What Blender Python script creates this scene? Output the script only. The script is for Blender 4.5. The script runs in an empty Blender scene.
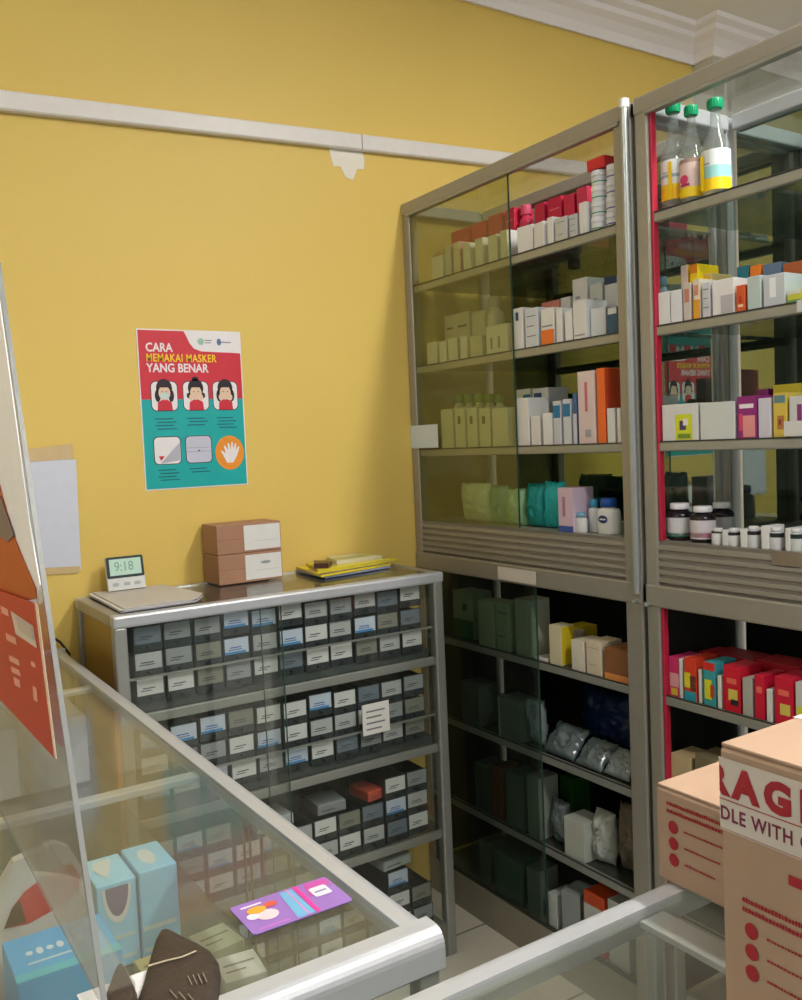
import bpy, bmesh, math, random
from mathutils import noise as mnoise
from mathutils import Vector, Matrix
random.seed(7)
R = math.radians
scn = bpy.context.scene
COL = scn.collection

# ------------------------------------------------------------------ camera
F_PX, YAW, PITCH, ROLL = 901.2, .56916, -.062508, -.04316
CZ = 1.3785                                   # eye height above the floor
_f = Vector((math.sin(YAW)*math.cos(PITCH), math.cos(YAW)*math.cos(PITCH), math.sin(PITCH)))
_r = Vector((math.cos(YAW), -math.sin(YAW), 0)); _u = _r.cross(_f)
_c, _s = math.cos(ROLL), math.sin(ROLL)
CR, CU = _c*_r + _s*_u, -_s*_r + _c*_u
cam = bpy.data.cameras.new('camera'); cam_o = bpy.data.objects.new('camera', cam); COL.objects.link(cam_o)
cam.sensor_fit = 'VERTICAL'; cam.sensor_height = 24; cam.lens = 24*F_PX/1000
cam.clip_start = .02; cam.clip_end = 60
M = Matrix((CR, CU, -_f)).transposed().to_4x4(); M.translation = (0, 0, CZ)
cam_o.matrix_world = M
scn.camera = cam_o

# ------------------------------------------------------------------ light and exposure
scn.view_settings.view_transform = 'Standard'; scn.view_settings.look = 'None'
scn.view_settings.gamma = 1; scn.view_settings.use_curve_mapping = False
scn.view_settings.exposure = 0.12
scn.cycles.transparent_max_bounces = 40; scn.cycles.max_bounces = 12
scn.cycles.caustics_reflective = True
w = bpy.data.worlds.new('world'); scn.world = w; w.use_nodes = True
w.node_tree.nodes['Background'].inputs[0].default_value = (.86, .93, 1, 1)
w.node_tree.nodes['Background'].inputs[1].default_value = .55
CEIL = 1.45                                   # ceiling, relative to the eye
def lamp(name, x, y, z, sx, sy, power, col=(1, .97, .92)):
    l = bpy.data.lights.new(name, 'AREA'); l.shape = 'RECTANGLE'; l.size = sx; l.size_y = sy
    l.energy = power; l.color = col
    o = bpy.data.objects.new(name, l); COL.objects.link(o); o.location = (x, y, z + CZ); return o
LAMPS = [(1.64, .25, 36, 'fluorescent batten lamp on the ceiling above the tall cabinets'), (.75, -.7, 26, 'fluorescent batten lamp on the ceiling behind the viewer'), (-1.3, .9, 9, 'fluorescent batten lamp on the ceiling over the left side')]
for lx, ly, lp, _n in LAMPS: lamp('ceiling_lamp_light', lx, ly, CEIL - .075, .12, 1.15, lp)

# ------------------------------------------------------------------ pixel of the photograph -> point on a plane of the room
def ray(px, py): return _f + CR*((px-401)/F_PX) - CU*((py-500)/F_PX)
def at(px, py, ax, val):
    d = ray(px, py); return d*(val/d[ax])

# ------------------------------------------------------------------ materials
def lin(c):
    return tuple(((v/255)/12.92 if v/255 <= .04045 else ((v/255+.055)/1.055)**2.4) for v in c)
_mats = {}
def mat(c, rough=.55, metal=0, var=.06, scale=30, spec=.4, bump=0):
    key = (tuple(c), rough, metal, var, scale, spec, bump)
    if key in _mats: return _mats[key]
    m = bpy.data.materials.new('mat_%d_%d_%d' % tuple(c)); m.use_nodes = True
    nt = m.node_tree; b = nt.nodes['Principled BSDF']
    l = lin(c)
    tc = nt.nodes.new('ShaderNodeTexCoord'); n = nt.nodes.new('ShaderNodeTexNoise')
    n.inputs['Scale'].default_value = scale; n.inputs['Detail'].default_value = 4
    nt.links.new(tc.outputs['Object'], n.inputs['Vector'])
    mx = nt.nodes.new('ShaderNodeMix'); mx.data_type = 'RGBA'
    mx.inputs['A'].default_value = (*[v*(1-var) for v in l], 1); mx.inputs['B'].default_value = (*[min(1, v*(1+var)) for v in l], 1)
    nt.links.new(n.outputs['Fac'], mx.inputs['Factor']); nt.links.new(mx.outputs['Result'], b.inputs['Base Color'])
    b.inputs['Roughness'].default_value = rough; b.inputs['Metallic'].default_value = metal
    b.inputs['Specular IOR Level'].default_value = spec
    if bump:
        bp = nt.nodes.new('ShaderNodeBump'); bp.inputs['Strength'].default_value = bump; bp.inputs['Distance'].default_value = .004
        nt.links.new(n.outputs['Fac'], bp.inputs['Height']); nt.links.new(bp.outputs['Normal'], b.inputs['Normal'])
    _mats[key] = m; return m
def glass(name, tint, ior=1.5, rough=.0, haze=0.0, haze_col=(200, 205, 190)):
    """thin pane: tinted see-through, mirror-like by Fresnel, a haze colour for dust and painted-in reflections"""
    if name in _mats: return _mats[name]
    m = bpy.data.materials.new(name); m.use_nodes = True; nt = m.node_tree; nt.nodes.clear()
    out = nt.nodes.new('ShaderNodeOutputMaterial'); t = nt.nodes.new('ShaderNodeBsdfTransparent'); g = nt.nodes.new('ShaderNodeBsdfGlossy')
    t.inputs[0].default_value = (*tint, 1); g.inputs['Roughness'].default_value = rough
    f0 = ((ior-1)/(ior+1))**2
    geo = nt.nodes.new('ShaderNodeNewGeometry')
    def mth(op, a, b=None):
        q = nt.nodes.new('ShaderNodeMath'); q.operation = op
        for i_, v_ in enumerate((a, b)):
            if v_ is None: continue
            if isinstance(v_, (int, float)): q.inputs[i_].default_value = v_
            else: nt.links.new(v_, q.inputs[i_])
        return q.outputs[0]
    dt = nt.nodes.new('ShaderNodeVectorMath'); dt.operation = 'DOT_PRODUCT'
    nt.links.new(geo.outputs['Normal'], dt.inputs[0]); nt.links.new(geo.outputs['Incoming'], dt.inputs[1])
    sch = mth('ADD', mth('MULTIPLY', mth('POWER', mth('SUBTRACT', 1, mth('MINIMUM', mth('ABSOLUTE', dt.outputs['Value']), 1)), 5), 1-f0), f0)
    mx = nt.nodes.new('ShaderNodeMixShader')
    nt.links.new(sch, mx.inputs[0])
    nt.links.new(t.outputs[0], mx.inputs[1]); nt.links.new(g.outputs[0], mx.inputs[2])
    last = mx
    if haze:
        d = nt.nodes.new('ShaderNodeBsdfDiffuse'); d.inputs[0].default_value = (*lin(haze_col), 1)
        m2 = nt.nodes.new('ShaderNodeMixShader')
        n = nt.nodes.new('ShaderNodeTexNoise'); n.inputs['Scale'].default_value = 6
        tc = nt.nodes.new('ShaderNodeTexCoord'); nt.links.new(tc.outputs['Object'], n.inputs['Vector'])
        mr = nt.nodes.new('ShaderNodeMapRange'); mr.inputs['To Min'].default_value = haze*.7; mr.inputs['To Max'].default_value = haze*1.3
        nt.links.new(n.outputs['Fac'], mr.inputs['Value']); nt.links.new(mr.outputs['Result'], m2.inputs[0])
        nt.links.new(mx.outputs[0], m2.inputs[1]); nt.links.new(d.outputs[0], m2.inputs[2]); last = m2
    nt.links.new(last.outputs[0], out.inputs[0]); _mats[name] = m; return m

WHITE = mat((225, 225, 225)); OFFW = mat((205, 203, 198)); CREAM = mat((214, 205, 176))
ALU = mat((160, 162, 157), .36, .5, .05, 60)
ALU_L = mat((186, 189, 194), .33, .3, .04, 60)
ALU_W = mat((162, 158, 149), .42, .4, .05, 60)
MIRROR = mat((168, 182, 174), .015, 1, .01, 5)
GL = glass('clear_pane', (.955, .965, .955), haze=.01)
GL_D = glass('green_tinted_door_pane', (.87, .89, .76), haze=.06, haze_col=(205, 195, 130))  # yellow haze paints in the veiling reflection of the wall
GL_LOW = glass('shade_tinted_door_pane', (.66, .73, .69), haze=.012)  # dark tint stands in for the dimness of the lower section
GL_S = glass('shelf_pane', (.62, .68, .64), ior=1.9, haze=.12, haze_col=(150, 160, 150))  # grey haze paints in reflective undersides; dark tint dims the goods below
GL_T = glass('counter_top_pane', (.94, .952, .925), ior=1.6, rough=.12, haze=.035, haze_col=(200, 200, 190))
ACR = glass('acrylic_sheet', (.95, .955, .95), haze=.09, haze_col=(200, 200, 198))
PLAST = glass('clear_plastic_film', (.86, .89, .91), rough=.12, haze=.22, haze_col=(190, 200, 205))
BOTG = glass('clear_bottle_glass', (.84, .88, .87), ior=1.8, rough=.08, haze=.16, haze_col=(200, 205, 205))

# ------------------------------------------------------------------ mesh builder (coordinates relative to the eye height)
class MB:
    def __init__(s): s.v = []; s.f = []; s.m = []; s.sm = []; s.mats = []
    def mi(s, m):
        if m not in s.mats: s.mats.append(m)
        return s.mats.index(m)
    def add(s, vs, fs, m, smooth=False):
        k = len(s.v); s.v += [Vector(p) for p in vs]; i = s.mi(m)
        for f in fs: s.f.append([k+j for j in f]); s.m.append(i); s.sm.append(smooth)
    def box(s, x0, x1, y0, y1, z0, z1, m, bev=0):
        if x1 < x0: x0, x1 = x1, x0
        if y1 < y0: y0, y1 = y1, y0
        if z1 < z0: z0, z1 = z1, z0
        b = min(bev, (x1-x0)*.45, (y1-y0)*.45, (z1-z0)*.45)
        if b <= 0:
            vs = [(x, y, z) for z in (z0, z1) for y in (y0, y1) for x in (x0, x1)]
            s.add(vs, [(0, 2, 3, 1), (4, 5, 7, 6), (0, 1, 5, 4), (2, 6, 7, 3), (0, 4, 6, 2), (1, 3, 7, 5)], m); return
        bm = bmesh.new(); bmesh.ops.create_cube(bm, size=1)
        for v in bm.verts: v.co = Vector((x0+(v.co.x+.5)*(x1-x0), y0+(v.co.y+.5)*(y1-y0), z0+(v.co.z+.5)*(z1-z0)))
        bmesh.ops.bevel(bm, geom=list(bm.edges), offset=b, segments=2, profile=.5, affect='EDGES')
        bm.verts.index_update()
        s.add([v.co.copy() for v in bm.verts], [[v.index for v in f.verts] for f in bm.faces], m); bm.free()
    def cyl(s, p0, p1, r, m, seg=16, r1=None):
        p0, p1 = Vector(p0), Vector(p1); r1 = r if r1 is None else r1
        d = (p1-p0).normalized(); a = d.orthogonal().normalized(); b = d.cross(a)
        vs = []
        for p, q in ((p0, r), (p1, r1)):
            for i in range(seg):
                t = 2*math.pi*i/seg; vs.append(p + a*math.cos(t)*q + b*math.sin(t)*q)
        s.add(vs, [(i, (i+1) % seg, seg+(i+1) % seg, seg+i) for i in range(seg)], m, True)
        s.add(vs[:seg], [list(range(seg))[::-1]], m); s.add(vs[seg:], [list(range(seg))], m)
    def tube(s, pts, r, m, seg=8):
        for a, b in zip(pts[:-1], pts[1:]): s.cyl(a, b, r, m, seg)
    def lathe(s, c, prof, m, seg=24, sq=1.0):
        """prof: (radius, z); sq<1 flattens along X"""
        c = Vector(c); vs = []
        for r, z in prof:
            for i in range(seg):
                t = 2*math.pi*i/seg; vs.append(c + Vector((math.cos(t)*r*sq, math.sin(t)*r, z)))
        n = len(prof)
        fs = [(j*seg+i, j*seg+(i+1) % seg, (j+1)*seg+(i+1) % seg, (j+1)*seg+i) for j in range(n-1) for i in range(seg)]
        s.add(vs, fs, m, True)
        s.add(vs[:seg], [list(range(seg))[::-1]], m); s.add(vs[-seg:], [list(range(seg))], m)
    def poly(s, pts, m): s.add(pts, [list(range(len(pts)))], m)
    def prism(s, prof, axis, a0, a1, m, smooth=False):
        """closed profile of (p,q) pairs swept along one axis"""
        def pt(p, q, a):
            return {'x': (a, p, q), 'y': (p, a, q), 'z': (p, q, a)}[axis]
        n = len(prof); vs = [pt(p, q, a0) for p, q in prof] + [pt(p, q, a1) for p, q in prof]
        s.add(vs, [(i, (i+1) % n, n+(i+1) % n, n+i) for i in range(n)], m, smooth)
        s.add(vs, [list(range(n))[::-1], list(range(n, 2*n))], m)
    def build(s, name, parent=None, origin=None, pr=None):
        """origin: eye-relative point that becomes the object's origin (top level); pr: origin of the parent chain"""
        o0 = Vector(origin) if origin is not None else Vector((0, 0, -CZ))
        me = bpy.data.meshes.new(name)
        me.from_pydata([p - o0 for p in s.v], [], s.f)
        for m in s.mats: me.materials.append(m)
        me.polygons.foreach_set('material_index', s.m); me.polygons.foreach_set('use_smooth', s.sm)
        bm = bmesh.new(); bm.from_mesh(me); bmesh.ops.recalc_face_normals(bm, faces=bm.faces); bm.to_mesh(me); bm.free()
        me.update()
        o = bpy.data.objects.new(name, me); COL.objects.link(o)
        if parent is None: o.location = o0 + Vector((0, 0, CZ))
        else:
            o.parent = parent
            po = Vector(parent['_o']); o.location = o0 - po
        o['_o'] = tuple(o0)
        return o
def E(name, origin):
    o = bpy.data.objects.new(name, None); COL.objects.link(o); o.empty_display_size = .05
    o.location = Vector(origin) + Vector((0, 0, CZ)); o['_o'] = tuple(Vector(origin)); return o
def tag(o, label, cat, group=None):
    o['label'] = label; o['category'] = cat
    if group: o['group'] = group
    return o
def struct(mb, name, origin=None):
    o = mb.build(name, None, origin); o['kind'] = 'structure'; return o
def part(mb, name, parent, label=None, origin=None):
    o = mb.build(name, parent, origin if origin is not None else parent['_o'])
    if label: o['label'] = label
    return o
def turn(o, deg):                              # turn a finished thing about its own upright axis
    o.rotation_euler.z = R(deg); return o

# ------------------------------------------------------------------ flat artwork on a real sheet
class Panel:
    """O corner (bottom left), U right, V up, N towards the viewer; sizes in metres"""
    def __init__(s, O, U, V):
        s.O = Vector(O); s.U = Vector(U).normalized(); s.V = Vector(V).normalized(); s.N = s.U.cross(s.V)
    def p(s, u, v, h=0): return s.O + s.U*u + s.V*v + s.N*h
    def shape(s, mb, pts, m, h): mb.poly([s.p(u, v, h) for u, v in pts], m)
    def rect(s, mb, u0, u1, v0, v1, m, h=.0004): s.shape(mb, [(u0, v0), (u1, v0), (u1, v1), (u0, v1)], m, h)
    def sheet(s, mb, w_, h_, m, t=.0008):
        a = [s.p(0, 0), s.p(w_, 0), s.p(w_, h_), s.p(0, h_), s.p(0, 0, t), s.p(w_, 0, t), s.p(w_, h_, t), s.p(0, h_, t)]
        mb.add(a, [(0, 3, 2, 1), (4, 5, 6, 7), (0, 1, 5, 4), (1, 2, 6, 5), (2, 3, 7, 6), (3, 0, 4, 7)], m)
def ell(cu, cv, a, b, n=20, t0=0, t1=360):
    return [(cu+a*math.cos(R(t0+(t1-t0)*i/n)), cv+b*math.sin(R(t0+(t1-t0)*i/n))) for i in range(n+(0 if t1-t0 == 360 else 1))]
def rrect(u0, u1, v0, v1, r, n=5):
    o = []
    for cu, cv, t in ((u1-r, v1-r, 0), (u0+r, v1-r, 90), (u0+r, v0+r, 180), (u1-r, v0+r, 270)):
        o += [(cu+r*math.cos(R(t+90*i/n)), cv+r*math.sin(R(t+90*i/n))) for i in range(n+1)]
    return o
def text(body, pan, u, v, size, m, name, parent, h=.0008, bold=0, sx=1.0, label=None, clip=None, sp=1.0):
    c = bpy.data.curves.new('lettering', 'FONT'); c.body = body; c.size = size; c.offset = bold; c.extrude = .0001; c.space_character = sp; c.resolution_u = 3
    o = bpy.data.objects.new('lettering', c); COL.objects.link(o)
    dg = bpy.context.evaluated_depsgraph_get(); me = bpy.data.meshes.new_from_object(o.evaluated_get(dg))
    COL.objects.unlink(o); bpy.data.objects.remove(o)
    po = Vector(parent['_o'])
    for vt in me.vertices: vt.co = pan.p(u + vt.co.x*sx, v + vt.co.y, h + vt.co.z) - po
    if clip is not None:
        bm = bmesh.new(); bm.from_mesh(me); bmesh.ops.bisect_plane(bm, geom=list(bm.verts)+list(bm.edges)+list(bm.faces), plane_co=pan.p(clip, 0)-po, plane_no=-pan.U, clear_outer=True); bm.to_mesh(me); bm.free()
    me.materials.clear(); me.materials.append(m)
    q = bpy.data.objects.new(name, me); COL.objects.link(q); q.parent = parent; q['_o'] = tuple(po)
    if label: q['label'] = label
    return q

ORD = ['first', 'second', 'third', 'fourth', 'fifth', 'sixth', 'seventh', 'eighth', 'ninth', 'tenth', 'eleventh', 'twelfth', 'thirteenth', 'fourteenth', 'fifteenth', 'sixteenth']
def nth(i, n):
    if i == 0: return 'leftmost'
    if i == n-1: return 'rightmost'
    return ORD[i] + ' from left'

# ================================================================== THE SETTING
XW0, XR, YW, FL = -2.4, 2.82, 2.274, -CZ
def wall_material():
    m = bpy.data.materials.new('yellow_painted_plaster'); m.use_nodes = True; nt = m.node_tree; b = nt.nodes['Principled BSDF']
    tc = nt.nodes.new('ShaderNodeTexCoord'); n = nt.nodes.new('ShaderNodeTexNoise'); n.inputs['Scale'].default_value = 1.6; n.inputs['Detail'].default_value = 6
    n2 = nt.nodes.new('ShaderNodeTexNoise'); n2.inputs['Scale'].default_value = 90
    mx = nt.nodes.new('ShaderNodeMix'); mx.data_type = 'RGBA'
    mx.inputs['A'].default_value = (*lin((216, 187, 96)), 1); mx.inputs['B'].default_value = (*lin((226, 196, 108)), 1)
    nt.links.new(tc.outputs['Object'], n.inputs['Vector']); nt.links.new(tc.outputs['Object'], n2.inputs['Vector'])
    nt.links.new(n.outputs['Fac'], mx.inputs['Factor']); nt.links.new(mx.outputs['Result'], b.inputs['Base Color'])
    bp = nt.nodes.new('ShaderNodeBump'); bp.inputs['Strength'].default_value = .08; bp.inputs['Distance'].default_value = .003
    nt.links.new(n2.outputs['Fac'], bp.inputs['Height']); nt.links.new(bp.outputs['Normal'], b.inputs['Normal'])
    b.inputs['Roughness'].default_value = .5; b.inputs['Specular IOR Level'].default_value = .3
    return m
def tile_material():
    m = bpy.data.materials.new('beige_floor_tiles'); m.use_nodes = True; nt = m.node_tree; b = nt.nodes['Principled BSDF']
    tc = nt.nodes.new('ShaderNodeTexCoord'); br = nt.nodes.new('ShaderNodeTexBrick')
    br.offset = 0; br.inputs['Scale'].default_value = 1; br.inputs['Brick Width'].default_value = .4; br.inputs['Row Height'].default_value = .4
    br.inputs['Mortar Size'].default_value = .004
    br.inputs['Color1'].default_value = (*lin((206, 202, 188)), 1); br.inputs['Color2'].default_value = (*lin((212, 207, 193)), 1)
    br.inputs['Mortar'].default_value = (*lin((140, 136, 124)), 1)
    nt.links.new(tc.outputs['Object'], br.inputs['Vector']); nt.links.new(br.outputs['Color'], b.inputs['Base Color'])
    b.inputs['Roughness'].default_value = .25
    return m
YEL = wall_material()
GREYW = mat((186, 182, 168), .6, 0, .04, 3)
CEILM = mat((234, 230, 226), .8, 0, .03, 2)
CROWN = mat((236, 230, 230), .6, 0, .03, 5)
mb = MB(); mb.box(XW0, 4.2, -3.2, YW+.1, FL-.1, FL, tile_material()); struct(mb, 'floor')
mb = MB(); mb.box(XW0, 4.2, -3.2, YW+.1, CEIL, CEIL+.1, CEILM); struct(mb, 'ceiling')
mb = MB(); mb.box(XW0, XR, YW, YW+.1, FL, CEIL, YEL); struct(mb, 'wall_back')
mb = MB(); mb.box(XW0-.1, XW0, -3.2, YW+.1, FL, CEIL, mat((150, 156, 146), .6, 0, .1, 3)); struct(mb, 'wall_left')
YJ = YW-.09
mb = MB(); mb.box(XR, 4.2, YJ, YW+.1, FL, CEIL, GREYW); struct(mb, 'wall_right')
mb = MB(); mb.box(4.2, 4.3, -3.2, YW+.1, FL, CEIL, GREYW); struct(mb, 'wall_far_right')
# crown moulding with a stepped cove, run along back wall, the short return and onward
def crown(name, x0, x1, y, face):
    P = [(0, 0), (.012, 0), (.016, -.004), (.02, .012), (.022, .028), (.045, .05), (.07, .062), (.074, .078), (.1, .086), (.105, .1), (0, .1)]
    mb = MB(); prof = [(y - p, CEIL-.1+q) for p, q in P]; mb.prism(prof, 'x', x0, x1, CROWN); return struct(mb, name)
crown('trim_1', XW0, XR-.0, YW, 0)
P = [(0, 0), (.012, 0), (.02, .012), (.022, .028), (.045, .05), (.07, .062), (.074, .078), (.1, .086), (.105, .1), (0, .1)]; n = len(P)
fc = [(i, (i+1) % n, n+(i+1) % n, n+i) for i in range(n)] + [tuple(range(n))[::-1], tuple(range(n, 2*n))]
mb = MB(); mb.add([(XR-p, YW-p*.999, CEIL-.1+q) for p, q in P] + [(XR-p, YJ-p, CEIL-.1+q) for p, q in P], fc, CROWN); struct(mb, 'trim_2')
mb = MB(); mb.add([(XR-p, YJ-p, CEIL-.1+q) for p, q in P] + [(4.2, YJ-p, CEIL-.1+q) for p, q in P], fc, CROWN); struct(mb, 'trim_3')

# white cable trunking that runs slightly uphill along the back wall
x0_, z0_ = -2.3, at(0, 92.5, 1, YW).z - (at(500, 153.5, 1, YW).z-at(0, 92.5, 1, YW).z)/(1.885-.407)*(2.3+.407)
k_ = (at(500, 153.5, 1, YW).z-at(0, 92.5, 1, YW).z)/(at(500, 153.5, 1, YW).x-at(0, 92.5, 1, YW).x)
zt = lambda x: at(0, 92.5, 1, YW).z + k_*(x-at(0, 92.5, 1, YW).x)
TR = E('cable_trunking', (.9, YW, zt(.9)-.02)); tag(TR, 'white plastic cable trunking running across the yellow wall', 'cable trunking')
for a, b in ((-2.35, 1.36), (1.363, 2.79)):
    mb = MB(); n = [(a, zt(a)), (b, zt(b))]
    vs = []
    for x, z in n:
        for dy, dz in ((0, -.045), (.018, -.045), (.022, -.041), (.022, -.004), (.018, 0), (0, 0)): vs.append((x, YW-.0005-dy, z+dz))
    mb.add(vs, [(i, (i+1) % 6, 6+(i+1) % 6, 6+i) for i in range(6)] + [tuple(range(6)), tuple(range(6, 12))], mat((222, 218, 214), .4))
    part(mb, 'trunking_length', TR)
# bare plaster patch below the trunking
mb = MB(); pan = Panel((1.268, YW-.0006, .764), (1, 0, 0), (0, 0, 1))
pts = [(.0, .05), (-.004, .075), (.02, .085), (.06, .082), (.1, .085), (.112, .06), (.108, .03), (.085, .028), (.07, -.005), (.045, .0), (.03, .028), (.008, .026)]
a = [pan.p(u, v, 0) for u, v in pts]; b_ = [pan.p(u, v, .0012) for u, v in pts]; n = len(pts)
mb.add(a+b_, [(i, (i+1) % n, n+(i+1) % n, n+i) for i in range(n)] + [tuple(range(n))[::-1], tuple(range(n, 2*n))], mat((232, 226, 212), .8))
tag(mb.build('plaster_patch', None, (1.32, YW, .8)), 'small irregular white plaster patch on the yellow wall under the trunking', 'plaster patch')

# ceiling lamps: fixtures that hold the lights set above
EMI = bpy.data.materials.new('lit_tube'); EMI.use_nodes = True
EMI.node_tree.nodes['Principled BSDF'].inputs['Emission Color'].default_value = (1, .97, .92, 1)
EMI.node_tree.nodes['Principled BSDF'].inputs['Emission Strength'].default_value = 75
for (x, y, _p, lb) in LAMPS:
    L = tag(E('ceiling_lamp', (x, y, CEIL)), lb, 'lamp', None)
    mb = MB(); mb.box(x-.035, x+.035, y-.62, y+.62, CEIL-.03, CEIL, WHITE, .004); mb.box(x-.015, x+.015, y-.62, y-.6, CEIL-.065, CEIL-.03, WHITE, .002); mb.box(x-.015, x+.015, y+.6, y+.62, CEIL-.065, CEIL-.03, WHITE, .002); part(mb, 'lamp_housing', L)
    mb = MB(); mb.cyl((x, y-.6, CEIL-.05), (x, y+.6, CEIL-.05), .013, EMI, 12); part(mb, 'lamp_tube', L)

# ================================================================== TALL DISPLAY CABINETS
XC, XB = 1.5, 1.805
ZT = .706
SH = [.4605, .2235, -.021]                      # upper glass shelves
ZG = -.2325                                     # floor of the upper section
LOW = [-.5715, -.813, -1.056]                   # lower glass shelves
ZLB = -1.272
def tall_cabinet(y0, y1, label, part_no):
    """y0 far end, y1 near end"""
    T = tag(E('display_cabinet', (XC+.15, (y0+y1)/2, FL)), label, 'display cabinet', 'tall aluminium display cabinets')
    pw = .035
    # posts
    for nm, (xa, xb) in (('front_post', (XC, XC+.03)), ('rear_post', (XB-.03, XB))):
        for ya, yb in ((y0-(pw if xa == XC else .022), y0), (y1, y1+(.05 if xa == XC else .018))):
            mb = MB(); mb.box(xa, xb, ya, yb, FL, ZT, ALU_W if xa == XC else ALU_L, .004); part(mb, nm, T)
    # top frame
    mb = MB(); mb.box(XC-.004, XC+.03, y1, y0, ZT-.035, ZT, ALU_W, .004); mb.box(XC-.007, XC+.004, y1+.03, y0-.03, ZT-.042, ZT-.034, ALU, .002)
    part(mb, 'top_front_rail', T)
    mb = MB(); mb.box(XB-.03, XB, y1+pw, y0-pw, ZT-.035, ZT, ALU_L, .004); part(mb, 'top_rear_rail', T)
    for ya, yb in ((y0-.03, y0), (y1, y1+.03)):
        mb = MB(); mb.box(XC+.03, XB-.03, ya, yb, ZT-.035, ZT, ALU_L, .004); part(mb, 'top_side_rail', T)
    mb = MB(); mb.box(XC+.01, XB-.01, y1+.01, y0-.01, ZT+.0003, ZT+.005, GL); part(mb, 'top_glass', T)
    # mirror back, glass ends
    mb = MB(); mb.box(XB-.012, XB-.006, y1+pw, y0-pw, ZG, ZT-.035, MIRROR); part(mb, 'mirror_back', T, 'mirrored back panel')
    mb = MB(); mb.box(XB-.012, XB-.006, y1+pw, y0-pw, ZLB, ZG-.1, mat((34, 40, 38), .25)); part(mb, 'lower_back_panel', T, 'lower back panel, dark in place of shade')  # dark colour stands in for the unlit lower interior
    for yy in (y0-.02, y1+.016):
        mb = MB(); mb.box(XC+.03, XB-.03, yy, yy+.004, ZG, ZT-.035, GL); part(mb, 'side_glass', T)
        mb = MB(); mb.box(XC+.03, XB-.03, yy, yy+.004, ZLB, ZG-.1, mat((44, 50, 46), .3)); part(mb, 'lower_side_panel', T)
    # fluted apron between the sections
    mb = MB(); ya, yb = y1+pw, y0-pw
    prof = [(XC+.028, ZG-.095), (XC+.004, ZG-.095)]
    zz = ZG-.095; nf = 5; hh = .088/nf
    for k in range(nf):
        prof += [(XC+.008, zz+.002), (XC+.001, zz+hh*.35), (XC+.001, zz+hh*.75), (XC+.008, zz+hh-.001)]; zz += hh
    prof += [(XC+.004, ZG), (XC+.028, ZG)]
    mb.prism(prof, 'y', ya, yb, ALU_W); part(mb, 'fluted_apron', T)
    mb = MB(); mb.box(XC-.003, XC+.03, y1+.0, y0, ZG-.145, ZG-.096, ALU_W, .004); part(mb, 'middle_rail', T)
    mb = MB(); mb.box(XC+.028, XB-.012, ya, yb, ZG-.014, ZG-.001, mat((176, 176, 168), .4)); part(mb, 'deck', T)
    # shelves
    for z in SH + LOW:
        S_ = MB(); S_.box(XC+.022, XB-.014, y1+.022, y0-.024, z-.008, z-.001, GL_S)
        s_ = part(S_, 'glass_shelf', T)
        e = MB(); e.box(XC+.006, XC+.022, y1+pw, y0-pw, z-.020, z, ALU, .003); e.box(XC+.0055, XC+.009, y1+pw, y0-pw, z+.0001, z+.0025, mat((52, 52, 48), .5)); part(e, 'shelf_edge', s_)
    # plinth and base
    mb = MB(); mb.box(XC+.002, XC+.03, ya, yb, FL, ZLB-.004, mat((150, 144, 128), .5)); part(mb, 'plinth', T)
    mb = MB(); mb.box(XC+.03, XB-.012, ya, yb, ZLB-.015, ZLB, mat((180, 176, 160), .4)); part(mb, 'base_board', T)
    mb = MB(); mb.box(XC+.004, XC+.009, ya, yb, ZLB-.004, ZLB+.003, mat((60, 62, 58), .4)); part(mb, 'door_track', T)
    return T
Y1A, Y1B = 2.272, 1.376
Y2A, Y2B = 1.364, .468
C1 = tall_cabinet(Y1A, Y1B, 'tall aluminium and glass display cabinet standing against the yellow wall', 1)
C2 = tall_cabinet(Y2A, Y2B, 'tall aluminium and glass display cabinet at the right with red edged opening', 2)
def doors(T, sets, mu, ml):
    for (a, b, dx, za, zb, m) in sets:
        mb = MB(); mb.box(XC+.009+dx, XC+.013+dx, b, a, za, zb, m); d = part(mb, 'sliding_glass_door', T)
        e = MB(); e.box(XC+.0085+dx, XC+.0135+dx, b-.0015, b, za, zb, mat((46, 74, 62), .2)); part(e, 'door_edge', d)
yd = at(512, 350, 0, XC).y
doors(C1, [(Y1A-.035, yd, -.006, ZG+.002, ZT-.036, GL_D)], 0, 0)
yd2 = at(541, 790, 0, XC).y
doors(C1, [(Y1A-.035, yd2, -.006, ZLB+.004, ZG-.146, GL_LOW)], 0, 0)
doors(C2, [(.93, .51, -.006, ZG+.002, ZT-.036, GL)], 0, 0)
# bright round corner tube of the left cabinet with its white cap
mb = MB(); yq = at(630.5, 350, 0, XC-.006).y
mb.cyl((XC-.006, yq, ZG-.12), (XC-.006, yq, ZT-.012), .0092, mat((170, 175, 174), .3, .5), 20); tb = part(mb, 'round_corner_tube', C1, 'bright round aluminium tube')
mb = MB(); mb.cyl((XC-.006, yq, ZT-.012), (XC-.006, yq, ZT+.006), .0108, WHITE, 20); part(mb, 'tube_cap', tb, 'white plastic cap')
# red strip inside the right cabinet's opening, upper and lower
RED = mat((184, 34, 62), .5)
for za, zb in ((ZG, ZT-.036), (ZLB, ZG-.146)):
    mb = MB(); mb.box(XC+.004, XC+.02, Y2A-.0425, Y2A-.036, za, zb, RED, .002); part(mb, 'red_edge_strip', C2, 'red edge strip')
# little joining clips between the two cabinets
for (px, py) in ((638, 576), (636, 601), (648, 604)):
    p = at(px, py, 0, XC-.004); mb = MB(); mb.cyl((XC-.011, p.y, p.z), (XC-.003, p.y, p.z), .006, ALU, 12); mb.cyl((XC-.013, p.y, p.z), (XC-.011, p.y, p.z), .003, ALU_L, 8)
    part(mb, 'joining_bolt', C2 if px > 642 else C1)
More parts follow.
